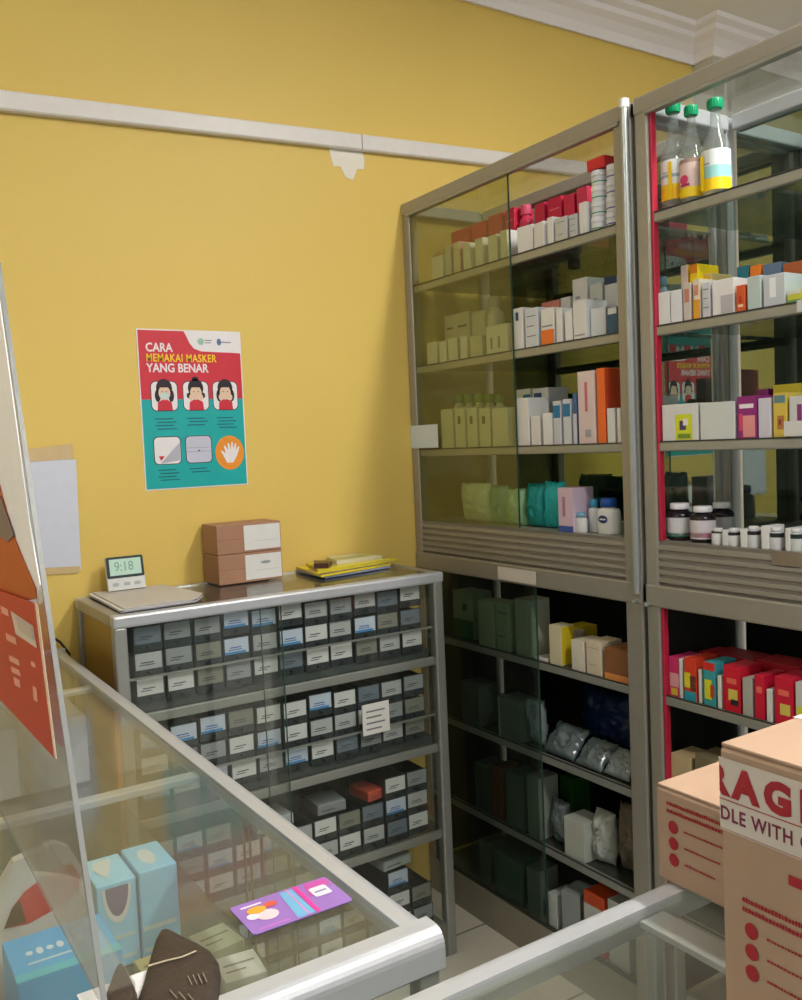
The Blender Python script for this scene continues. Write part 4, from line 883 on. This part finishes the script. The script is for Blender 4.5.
# white paper with tape
a, b = pw(25, 459), pw(76, 459.5); c_, d_ = pw(32, 571), pw(81, 569)
NP = tag(E('notice_paper', (.46, YW-.001, -.13)), 'blank white sheet taped on the yellow wall left of the poster', 'paper sheet')
mb = MB(); pts = [Vector((a.x-.03, YW-.001, a.z)), b, d_, Vector((c_.x-.03, YW-.001, c_.z))]
vs = [p.copy() for p in pts] + [p + Vector((0, -.0012, 0)) for p in pts]; mb.add(vs, [(0, 1, 2, 3), (7, 6, 5, 4), (0, 4, 5, 1), (1, 5, 6, 2), (2, 6, 7, 3), (3, 7, 4, 0)], mat((206, 210, 224), .5)); part(mb, 'paper', NP)
TAPE = mat((206, 180, 130), .12, 0, .1, 30, .9)
for (p, q, r_, s_) in (((28, 449), (72, 444), (73, 459), (28, 462)), ((40, 568), (80, 566), (79, 573), (42, 575))):
    mb = MB(); P4 = [pw(*t) + Vector((0, -.0016, 0)) for t in (p, q, r_, s_)]; vs = P4+[v + Vector((0, -.0005, 0)) for v in P4]
    mb.add(vs, [(0, 1, 2, 3), (7, 6, 5, 4), (0, 4, 5, 1), (1, 5, 6, 2), (2, 6, 7, 3), (3, 7, 4, 0)], TAPE); part(mb, 'tape_strip', NP, 'clear brownish tape')
ya_, yb_ = at_y(99, .472, -.66), at_y(121, .472, -.66)
mb = MB(); mb.box(.466, .476, min(ya_, yb_), max(ya_, yb_), FL+.0004, -.49, mat((206, 122, 62), .5), .001)
tag(mb.build('wooden_board', None, (.471, (ya_+yb_)/2, FL)), 'narrow orange brown board standing between the long counter and the bin cabinet', 'board')
# black cables hanging down at the wall by the counter
mb = MB(); pts = [(.43, YW-.02, -.42), (.452, YW-.025, -.44), (.47, YW-.03, -.47), (.475, YW-.02, -.52), (.478, YW-.01, -.7), (.476, YW-.01, -1.0), (.47, YW-.012, FL+.006)]
mb.tube(pts, .003, mat((24, 24, 26), .4)); tag(mb.build('power_cable', None, (.475, YW-.01, FL)), 'thin black cable hanging down the wall behind the counter', 'cable')

# ================================================================== GLASS COUNTER ON THE LEFT
KZ = -.45
KX0, KX1, KY0, KY1 = .0, .4545, .6675, 2.24
BE = mat((168, 164, 150), .5)
def counter(x0, x1, y0, y1, ztop, name, label, big_front, cross, zshelf):
    T = tag(E(name, ((x0+x1)/2, (y0+y1)/2, FL)), label, 'glass counter', 'glass display counters')
    rw, rh = .03, .04
    # rounded top rails: profile with a big rounded outer edge
    def rail(axis, a0, a1, outer, inner, nm='top_rail'):
        s = 1 if inner > outer else -1; r = .016
        prof = [(outer+s*rw, ztop-.012), (outer+s*.012, ztop-.013), (outer+s*.012, ztop-rh), (outer+s*.004, ztop-rh), (outer, ztop-rh+.004)]
        prof += [(outer+s*(r-r*math.cos(R(t))), ztop-r+r*math.sin(R(t))) for t in range(0, 91, 15)]
        prof += [(outer+s*rw, ztop)]
        mb = MB(); mb.prism(prof, axis, a0, a1, ALU_L); return part(mb, nm, T)
    rail('x', x0, x1, y0, y0+1); rail('x', x0, x1, y1, y1-1)
    rail('y', y0+rw, y1-rw, x0, x0+1); rail('y', y0+rw, y1-rw, x1, x1-1)
    for (x, y) in ((x0+.004, y0+.004), (x1-.026, y0+.004), (x0+.004, y1-.026), (x1-.026, y1-.026)):
        mb = MB(); mb.box(x, x+.022, y, y+.022, FL, ztop-.0135, ALU, .003); part(mb, 'corner_post', T)
    mb = MB(); mb.box(x0+rw-.004, x1-rw+.004, y0+rw-.004, y1-rw+.004, ztop-.009, ztop-.003, GL_T); part(mb, 'top_glass', T)
    for nm, (a, b, c, d) in (('side_glass', (x0+.01, x0+.014, y0+.026, y1-.026)), ('side_glass', (x1-.014, x1-.01, y0+.026, y1-.026)), ('end_glass', (x0+.026, x1-.026, y0+.01, y0+.014)), ('end_glass', (x0+.026, x1-.026, y1-.014, y1-.01))):
        mb = MB(); mb.box(a, b, c, d, FL+.1, ztop-rh, GL); part(mb, nm, T)
    for yy, w_ in cross:
        mb = MB(); mb.box(x0+rw, x1-rw, yy-w_/2, yy+w_/2, ztop-.02, ztop-.0095, ALU_L, .002); part(mb, 'cross_bar', T)
    for z in zshelf:
        mb = MB(); mb.box(x0+.016, x1-.016, y0+.016, y1-.016, z-.006, z, GL_S); part(mb, 'glass_shelf', T)
    mb = MB(); mb.box(x0+.01, x1-.01, y0+.01, y1-.01, FL, FL+.1, BE); part(mb, 'base', T)
    return T
K1 = counter(KX0, KX1, KY0, KY1, KZ, 'glass_counter', 'long aluminium framed glass counter running back to the yellow wall', True, [(.825*1.5, .022), (1.232*1.5, .024)], [-.66, -.93])
# grey boards at the far end of the counter
mb = MB(); mb.box(KX0+.04, KX1-.04, 1.86, 2.2, -.655, -.52, mat((186, 188, 190), .5), .003)
tag(mb.build('storage_carton', None, (.22, 2.0, -.655)), 'pale grey carton inside the far end of the long counter', 'carton')
# door rails on the aisle side of the counter
for yy in (at(247, 850, 0, KX1-.012).y, at(253, 850, 0, KX1-.012).y-.0):
    mb = MB(); mb.box(KX1-.0165, KX1-.0145, yy-.002, yy+.002, FL+.1, KZ-.04, mat((120, 112, 60), .3)); part(mb, 'door_edge', K1)

# packaged face masks and boxes inside the counter
BL, BL2 = (150, 214, 250), (86, 160, 196)
def mask_box(x0, x1, y0, y1, z0, z1, c, lab, deco, rot=0):
    mb = MB(); mb.box(x0, x1, y0, y1, z0, z1, mat(c, .4, 0, .05), .002)
    T = mb.build('mask_box', None, ((x0+x1)/2, (y0+y1)/2, z0)); tag(T, lab, 'box', 'blue boxes in the counter')
    p2 = Panel((x0, y0, z1), (1, 0, 0), (0, 1, 0)); mb = MB(); W_, H_ = x1-x0, y1-y0
    if deco == 0:
        p2.shape(mb, [(W_*.35, H_*.2), (W_*.55, H_*.45), (W_*.72, H_*.85), (W_*.3, H_*.9), (W_*.15, H_*.6)], mat((206, 216, 222), .4), .0005)
    else: p2.shape(mb, ell(W_*.45, H_*.5, W_*.2, H_*.3), mat((200, 214, 224), .4), .0005)
    pf = Panel((x0, y0-.0001, z0), (1, 0, 0), (0, 0, 1)); Hh = z1-z0
    if deco == 0: pf.shape(mb, ell(W_*.5, Hh*.95, W_*.36, Hh*.42, 20, 180, 360), mat((222, 226, 230), .4), .0004)
    if deco == 0: pf.shape(mb, ell(W_*.5, Hh*.95, W_*.29, Hh*.34, 20, 180, 360), mat((110, 104, 150), .4), .0007)
    for q in (.1, .34): pf.rect(mb, W_*.06, W_*.9, Hh*q, Hh*(q+.05), mat((196, 222, 226), .4), .0004)
    part(mb, 'box_print', T)
    return T
zs = -.66+.0006
mask_box(.255, .306, 1.155, 1.24, zs, -.545, BL, 'light blue mask box with a purple round print under the counter glass, left of pair', 0)
mask_box(.308, .359, 1.15, 1.235, zs, -.54, (138, 204, 244), 'light blue mask box under the counter glass, right of the pair', 1)
def blue_box(x0, x1, y0, y1, z1, lab):
    mb = MB(); mb.box(x0, x1, y0, y1, zs, z1, mat((84, 170, 226), .4, 0, .05), .002); T = mb.build('mask_box', None, ((x0+x1)/2, (y0+y1)/2, zs)); tag(T, lab, 'box', 'blue boxes in the counter')
    p2 = Panel((x0, y0, z1), (1, 0, 0), (0, 1, 0)); mb = MB(); W_, H_ = x1-x0, y1-y0
    for k in range(6): p2.shape(mb, ell(W_*(.2+.1*k), H_*.55, .004, .008 if k % 2 else .005, 8), mat((210, 226, 238), .4), .0005)
    p2.rect(mb, W_*.15, W_*.75, H_*.3, H_*.34, mat((190, 214, 232), .4), .0005)
    p2.rect(mb, 0, W_, H_*.0, H_*.16, mat((90, 186, 206), .4), .0005); part(mb, 'box_print', T)
blue_box(.135, .245, 1.0, 1.10, -.55, 'mid blue box with white lettering behind the acrylic sheet')
# long low white packets and other goods on the counter shelf
def goods(x, y, z, w_, d_, h, c, lab, rz=0, name='medicine_box'):
    mb = MB(); mb.box(x-w_/2, x+w_/2, y-d_/2, y+d_/2, z, z+h, mat(c, .45, 0, .04), .0015); p2 = Panel((x-w_/2, y-d_/2, z+h), (1, 0, 0), (0, 1, 0))
    p2.rect(mb, w_*.12, w_*.88, d_*.55, d_*.62, mat(shade(c, .6), .5), .0003); p2.rect(mb, w_*.12, w_*.6, d_*.3, d_*.36, mat(shade(c, .6), .5), .0003)
    pf = Panel((x-w_/2, y-d_/2-.0001, z), (1, 0, 0), (0, 0, 1)); pf.rect(mb, w_*.1, w_*.9, h*.4, h*.52, mat(shade(c, .7), .5), .0003)
    o = mb.build(name, None, (x, y, z)); turn(o, rz); return tag(o, lab, 'medicine box', 'boxes inside the long counter')
rnd = random.Random(4)
gl = [((206, 200, 176), 'cream box'), ((196, 200, 196), 'light grey box'), ((176, 168, 120), 'olive beige box'), ((214, 210, 196), 'off-white box'), ((150, 160, 140), 'sage green box'), ((200, 206, 210), 'pale blue grey box')]
places = ['front row', 'second row', 'third row', 'fourth row', 'fifth row']
for r_ in range(5):
    for c in range(3):
        cc, nm = gl[(r_*3+c*2) % 6]
        x = .235+.072*c; y = .76+.078*r_
        if c == 0 and (r_ < 1 or r_ >= 3): continue
        goods(x, y, zs, .05, .055, .03+.02*rnd.random(), cc, '%s, upper counter shelf, %s, %s column' % (nm, places[r_], ['left', 'middle', 'right'][c]), rnd.uniform(-10, 10))
for r_ in range(6):
    for c in range(3):
        cc, nm = gl[(r_*2+c*3+1) % 6]
        goods(.16+.1*c, .76+.13*r_, -.93+.0006, .07, .09, .05+.03*rnd.random(), cc, '%s on the lower counter shelf, row %s from the front, %s column' % (nm, ORD[r_], ['left', 'middle', 'right'][c]), rnd.uniform(-8, 8))
# white and red round-topped packet standing behind the acrylic sheet
YP = 1.13
MK = tag(E('mask_packet', (at(30, 900, 1, YP).x, YP, -.659)), 'white packet with a red lens shaped print behind the acrylic screen', 'packet')
out = [(-70, 1000), (-70, 940), (-30, 905), (0, 885), (14, 862), (36, 852), (55, 843), (70, 848), (82, 868), (86, 905), (84, 960)]
P_ = [at(x, y, 1, YP) for x, y in out]; P_ = [Vector((P_[-1].x, YP, -.659))] + P_[::-1] + [Vector((P_[0].x, YP, -.659))]
mb = MB(); n = len(P_); vs = [p.copy() for p in P_]+[p + Vector((0, .015, 0)) for p in P_]
mb.add(vs, [(j, (j+1) % n, n+(j+1) % n, n+j) for j in range(n)]+[tuple(range(n))[::-1], tuple(range(n, 2*n))], mat((222, 214, 210), .35)); part(mb, 'packet_body', MK)
mb = MB(); mb.poly([at(x, y, 1, YP-.0006) for x, y in ((4, 929), (12, 908), (24, 892), (44, 877), (62, 866), (72, 864), (80, 876), (79, 888), (70, 900), (50, 912), (28, 924))], mat((206, 52, 58), .35)); part(mb, 'red_print', MK, 'red lens shaped print')
mb = MB(); mb.poly([at(x, y, 1, YP-.0012) for x, y in ((4, 929), (12, 908), (20, 900), (26, 922))], mat((90, 60, 50), .35)); part(mb, 'brown_print', MK, 'brown corner print')
mb = MB(); mb.box(.05, .11, 1.26, 1.33, zs, zs+.15, mat((26, 26, 28), .5), .006); tag(mb.build('storage_case', None, (.08, 1.3, zs)), 'black case at the back behind the white packet in the counter', 'case')

# ---- on the counter: leaflet, dark mask, acrylic stand with cards
zk = KZ+.0003
zg = KZ-.003+.0004
LF = E('leaflet', (.36, .80, zg)); tag(LF, 'purple and blue printed card lying on the counter glass', 'leaflet')
pl_ = Panel((.309, .770, zg), (1, .0, 0), (0, 1, 0)); Lw, Lh = .107, .061
mb = MB(); o_ = rrect(0, Lw, 0, Lh, .004); n = len(o_); vs = [pl_.p(u, v, 0) for u, v in o_]+[pl_.p(u, v, .0008) for u, v in o_]
mb.add(vs, [(j, (j+1) % n, n+(j+1) % n, n+j) for j in range(n)]+[tuple(range(n))[::-1], tuple(range(n, 2*n))], mat((150, 112, 190), .3)); part(mb, 'card', LF)
mb = MB(); hgt = .0011
pl_.shape(mb, [(.047, .002), (.066, .002), (.066, Lh-.004), (.052, Lh-.004)], mat((110, 176, 214), .3), hgt)
pl_.shape(mb, [(.066, .001), (.071, .001), (.073, Lh-.001), (.068, Lh-.001)], mat((226, 60, 160), .3), hgt+.0002); pl_.shape(mb, [(.058, .001), (.0595, .001), (.0615, Lh-.001), (.06, Lh-.001)], mat((226, 120, 190), .3), hgt+.0002)
pl_.shape(mb, [(.074, .03), (.105, .045), (.104, .058), (.08, .059)], mat((196, 80, 170), .3), hgt)
pl_.shape(mb, rrect(.079, .098, .026, .046, .003), mat((222, 220, 232), .3), hgt+.0003); pl_.rect(mb, .082, .095, .034, .037, mat((140, 140, 170)), hgt+.0005)
pl_.shape(mb, ell(.026, .026, .011, .01), mat((236, 206, 214), .3), hgt+.0002); pl_.shape(mb, ell(.02, .04, .010, .007), mat((236, 170, 60), .3), hgt+.0004); pl_.shape(mb, ell(.036, .043, .007, .005), mat((226, 90, 70), .3), hgt+.0004); pl_.shape(mb, ell(.012, .03, .006, .006), mat((240, 226, 236), .3), hgt+.0004)
pl_.rect(mb, .008, .04, .004, .007, mat((196, 120, 200)), hgt); pl_.rect(mb, .008, .03, .05, .053, mat((236, 224, 240)), hgt)
part(mb, 'card_print', LF)
# dark brown folded cloth mask on a white slip
mb = MB(); mb.box(.15, .215, .71, .775, zg, zg+.0007, WHITE)
tag(mb.build('paper_slip', None, (.22, .75, zg)), 'white paper slip under the dark folded masks', 'paper slip')
def cloth(outline, th, lab):
    pts = [at(px, py, 2, zg+.001) for px, py in outline]; c = sum(pts, Vector())/len(pts)
    T = E('face_mask', c); mb = MB(); vs = []; fs = []; k = len(pts)
    rings = [(1, 0.0), (1.0, .002), (.93, th*.6), (.8, th*.95), (.5, th*1.05), (.1, th*1.1)]
    for q, z in rings:
        for p in pts: vs.append(c + (p-c)*q + Vector((0, 0, z + .0012*mnoise.noise(p*90)*(q < .95))))
    for j in range(len(rings)-1):
        for i in range(k): fs.append((j*k+i, j*k+(i+1) % k, (j+1)*k+(i+1) % k, (j+1)*k+i))
    fs.append(tuple(range(k))[::-1]); fs.append(tuple(range((len(rings)-1)*k, len(rings)*k)))
    mb.add(vs, fs, mat((60, 50, 44), .5, 0, .15, 120, bump=.4), True); part(mb, 'mask_body', T)
    tag(T, lab, 'face mask', 'dark face masks on the counter'); return T, c
T_, c_ = cloth([(138, 1003), (144, 985), (150, 962), (156, 942), (161, 933), (166, 931), (174, 935), (186, 941), (200, 948), (212, 956), (219, 966), (221, 978), (219, 1000), (214, 1030), (180, 1040), (140, 1034)], .009, 'large dark brown pointed cloth mask lying on the counter glass')
mb = MB(); mb.tube([at(x, y, 2, zg+.0125) for x, y in ((148, 966), (165, 961), (182, 957), (196, 951))], .0008, mat((190, 176, 150), .5)); part(mb, 'thread', T_)
mb = MB()
for k2 in range(4): mb.tube([at(188+5*k2, 976-k2, 2, zg+.0118), at(192+5*k2, 985-k2, 2, zg+.0118)], .0005, mat((140, 130, 116), .5))
for k2 in range(3): mb.tube([at(170+9*k2, 990+2*k2, 2, zg+.0118), at(177+9*k2, 998+2*k2, 2, zg+.0118)], .0005, mat((140, 130, 116), .5))
part(mb, 'printed_mark', T_)
cloth([(103, 1004), (109, 990), (114, 976), (118, 968), (121, 966), (126, 973), (132, 984), (137, 996), (139, 1010), (134, 1032), (104, 1030)], .007, 'smaller dark brown mask left of the larger one at the frame bottom')

# leaning acrylic stand: side edge seen from (0,290) down to (100,1000)
X_S = .155
bot = at(103, 1010, 0, X_S); top_ = at(-4, 262, 0, X_S)
scale = (KZ+.002)/bot.z; bot = bot*scale; topp = at(-4, 262, 0, bot.x); 
XS = bot.x
ST = tag(E('acrylic_stand', (XS, bot.y-.1, KZ)), 'tall clear acrylic screen leaning at the left of the counter', 'acrylic screen')
def sp_(px, py, dx=0): 
    v = at(px, py, 0, XS-dx); return v
ed = (topp-bot).normalized()
def quad3(p, t, m, mb=None):
    mb = mb or MB(); n = len(p); vs = [v.copy() for v in p]+[v + Vector((t, 0, 0)) for v in p]
    mb.add(vs, [(j, (j+1) % n, n+(j+1) % n, n+j) for j in range(n)]+[tuple(range(n))[::-1], tuple(range(n, 2*n))], m); return mb
fwd = Vector((0, 1, 0))
mb = quad3([bot, bot + fwd*.5, topp + fwd*.5, topp], .004, ACR); part(mb, 'acrylic_sheet', ST)
mb = quad3([bot + Vector((0, .001, 0)), bot + fwd*.003, topp + fwd*.003, topp + Vector((0, .001, 0))], .0046, mat((150, 152, 150), .3)); part(mb, 'polished_edge', ST)
mb = quad3([bot + Vector((0, .012, 0)), bot + Vector((0, .5, 0)), bot + Vector((0, .5, .006)), bot + Vector((0, .012, .006))], .03, ACR); part(mb, 'foot', ST)
# white printed card with an orange swoosh on the screen
def scr(px, py, off): return at(px, py, 0, XS-off)
_q3 = quad3
def quad3(p, t, m, mb=None): return _q3(p, -t, m, mb)
CD = tag(E('display_card', (XS+.003, topp.y-.1, -.15)), 'tall white card with orange curved print fixed to the acrylic screen', 'display card')
wp_ = [scr(-90, -40, .0015), scr(-36, 60, .0015), scr(-2, 285, .0015), scr(18, 430, .0015), scr(30, 520, .0015), scr(41, 585, .0015), scr(38, 604, .0015), scr(10, 606, .0015), scr(-90, 560, .0015)]
mb = quad3(wp_, .001, mat((240, 238, 240), .45)); part(mb, 'card', CD)
mb = quad3([scr(-90, 505, .003), scr(-60, 400, .003), scr(-30, 420, .003), scr(0, 485, .003), scr(12, 530, .003), scr(24, 560, .003), scr(36, 588, .003), scr(37, 598, .003), scr(10, 602, .003), scr(-90, 556, .003)], .0006, mat((178, 78, 40), .45)); part(mb, 'orange_print', CD, 'orange curved print')
mb = quad3([scr(-60, 440, .0042), scr(-20, 455, .0042), scr(2, 500, .0042), scr(14, 535, .0042), scr(8, 542, .0042), scr(-10, 528, .0042), scr(-40, 500, .0042)], .0004, mat((120, 104, 104), .45)); part(mb, 'grey_picture', CD, 'grey picture')
RC = tag(E('red_card', (XS+.006, scr(20, 680, 0).y, scr(20, 680, 0).z)), 'red printed card with white lettering marks on the acrylic screen', 'display card')
q = [scr(-22, 582, .006), scr(37, 604, .006), scr(56, 758, .006), scr(13, 712, .006), scr(-8, 690, .006)]
mb = quad3(q, .0012, mat((176, 28, 46), .4)); part(mb, 'card', RC)
mb = quad3([scr(35, 603, .0074), scr(38, 605, .0074), scr(57, 759, .0074), scr(54.5, 756, .0074)], .0004, mat((222, 200, 180), .4)); part(mb, 'card_edge', RC, 'cream border')
mb = MB()
quad3([scr(11, 611, .0074), scr(33, 626, .0074), scr(37, 648, .0074), scr(16, 634, .0074)], .0004, mat((206, 190, 180), .4), mb); quad3([scr(15, 616, .0082), scr(31, 627, .0082), scr(34, 641, .0082), scr(19, 630, .0082)], .0003, mat((190, 176, 168), .4), mb)
for (x, y, w_, h_) in ((1, 606, 7, 7), (6, 633, 10, 7), (9, 655, 10, 6), (11, 666, 9, 6), (14, 677, 6, 8), (33, 686, 4, 14), (31, 661, 4, 5)):
    quad3([scr(x, y, .0074), scr(x+w_, y+w_*.5, .0074), scr(x+w_+1, y+w_*.5+h_, .0074), scr(x+1, y+h_, .0074)], .0004, mat((222, 150, 140), .4), mb)
part(mb, 'card_print', RC, 'white printed marks')

# ================================================================== FRONT COUNTER WITH CARTONS
K2 = counter(.14, 1.2, .08, .6135, KZ, 'glass_counter', 'front glass counter at the bottom right carrying the cartons', True, [], [-.72])
ya = .385*1.5
mb = MB(); mb.box(.62, .652, .11, .5825, KZ-.016, KZ-.0095, ALU_L, .001); part(mb, 'cross_bar', K2)
mb = MB(); mb.box(.62, .632, .565, .577, FL+.1, KZ-.0165, ALU, .002); mb.box(.638, .652, .556, .57, FL+.1, KZ-.0165, ALU, .002); part(mb, 'inner_post', K2)
for i, (x, y, w_, d_, h, c_, lb) in enumerate(((.74, .45, .1, .12, .13, (150, 164, 150), 'grey green bound stack of packets inside the front counter'), (.5, .5, .12, .08, .06, (196, 198, 190), 'white flat box inside the front counter near the rail'), (.36, .45, .1, .1, .05, (186, 180, 160), 'beige flat box inside the front counter near its left end'), (.9, .45, .1, .12, .1, (150, 150, 146), 'grey box inside the front counter below the cartons'))):
    mb = MB(); mb.box(x-w_/2, x+w_/2, y-d_/2, y+d_/2, -.72+.0005, -.72+h, mat(c_, .5, 0, .05), .003)
    if i == 0:
        for k in range(3): mb.box(x-w_/2-.0004, x+w_/2+.0004, y-d_/2-.0004, y+d_/2+.0004, -.72+.03+.033*k, -.72+.0312+.033*k, mat((90, 100, 92), .5))
        mb.box(x-.03, x-.022, y-d_/2-.001, y+d_/2+.001, -.719, -.72+h+.001, mat((90, 140, 100), .4))
    tag(mb.build('packet_stack' if i == 0 else 'medicine_box', None, (x, y, -.72)), lb, 'packet' if i == 0 else 'medicine box')

KR = mat((172, 144, 122), .7, 0, .08, 14, .2, .1); KRD = mat((150, 112, 84), .7); INK = mat((160, 34, 44), .6)
def big_box(x0, x1, y0, y1, z0, z1, name, label, pr):
    T = tag(E(name, ((x0+x1)/2, (y0+y1)/2, z0)), label, 'cardboard carton', 'shipping cartons on the front counter')
    mb = MB(); mb.box(x0, x1, y0, y1, z0, z1-.003, KR, .003); part(mb, 'carton_body', T)
    for s in (0, 1):
        mb = MB(); ym = (y0+y1)/2; a, b = (y0+.001, ym-.001) if s else (ym+.001, y1-.001); mb.box(x0+.001, x1-.001, a, b, z1-.0029, z1, KR, .001); part(mb, 'top_flap', T)
    # left face seen from the side: U runs towards the viewer (-Y)
    pf = Panel((x0-.0002, y1, z0), (0, -1, 0), (0, 0, 1)); return T, pf
ZC = KZ+.0003
Bz1 = at(719, 742, 0, .545).z
By1 = at(719, 742, 0, .545).y
T, pf = big_box(.545, .95, .09, By1, ZC, Bz1, 'cardboard_carton', 'large carton with wide FRAGILE tape, nearest the viewer at bottom right', 0)
Hb = Bz1-ZC
TAPEW = mat((206, 196, 186), .3, 0, .03)
mb = MB(); pf.rect(mb, 0, By1-.09, Hb-.0655, Hb-.0105, TAPEW, .0004); part(mb, 'fragile_tape', T, 'white tape with red FRAGILE print')
mb = MB(); pf.rect(mb, 0, By1-.09, Hb-.0422, Hb-.0414, INK, .0007); pf.rect(mb, 0, By1-.09, Hb-.0645, Hb-.0641, INK, .0007); part(mb, 'tape_line', T, 'thin red line')
text('RAGILE', pf, -.0108, Hb-.0372, .0295, INK, 'tape_lettering', T, .0008, .0017, .98, 'red FRAGILE lettering', clip=.0005, sp=1.42)
text('DLE WITH CARE', pf, .0004, Hb-.0570, .0145, mat((120, 40, 70), .6), 'tape_lettering', T,   .0008, .0002, .82, sp=1.12, label= 'purple red smaller lettering')
mb = MB(); pt = Panel((.545, .09, Bz1), (1, 0, 0), (0, 1, 0)); D_ = By1-.09
pt.rect(mb, .09, .17, 0, D_, mat((226, 214, 220), .2, 0, .03, 30, .7), .0006)
for k in range(5): pt.rect(mb, .1+.014*(k % 2), .14+.014*(k % 2), .02+.045*k, .035+.045*k, mat((214, 120, 140), .4), .0009)
part(mb, 'top_tape', T, 'shiny white tape with pink print')
def face_print(pf, T, u0, v0, k):
    rr = random.Random(9)
    def dashes(mb, u, v, length, h):                     # a line of unreadably small print
        e = u+length
        while u < e:
            d = rr.uniform(.0016, .0034)*k; pf.rect(mb, u, min(e, u+d), v, v+h*rr.uniform(.75, 1), INK, .0005); u += d+.0006*k
    mb = MB()
    for i in range(2): dashes(mb, u0, v0-.0078*i*k, .11*k, .0042*k)
    part(mb, 'carton_print', T, 'dark red printed heading')
    for i in range(3):
        cv = v0-(.022+.0175*i)*k; mb = MB(); pf.shape(mb, ell(u0+.008*k, cv, .0062*k, .0068*k, 16), INK, .0005); part(mb, 'round_symbol', T, 'dark red round symbol')
        mb = MB(); dashes(mb, u0+.022*k, cv-.0012*k, (.05-.006*i)*k, .0022*k); part(mb, 'carton_print', T, 'dark red printed line')
face_print(pf, T, .018, Hb-.114, .9)
mb = MB(); pf.rect(mb, .056, .1, Hb-.0865, Hb-.079, INK, .0005); part(mb, 'carton_print', T, 'dark red printed word')
sx = .456*1.5; sz = at(657, 783, 0, sx).z; sy1 = .411*1.5
T, pf = big_box(sx, sx+.24, By1+.012, sy1, ZC, sz, 'cardboard_carton', 'smaller brown carton with red round symbols behind the FRAGILE carton', 0)
face_print(pf, T, .014, sz-ZC-.018, .95)
# open brown flap box further back behind the small carton

# clean up working property
for o in bpy.data.objects:
    if '_o' in o: del o['_o']
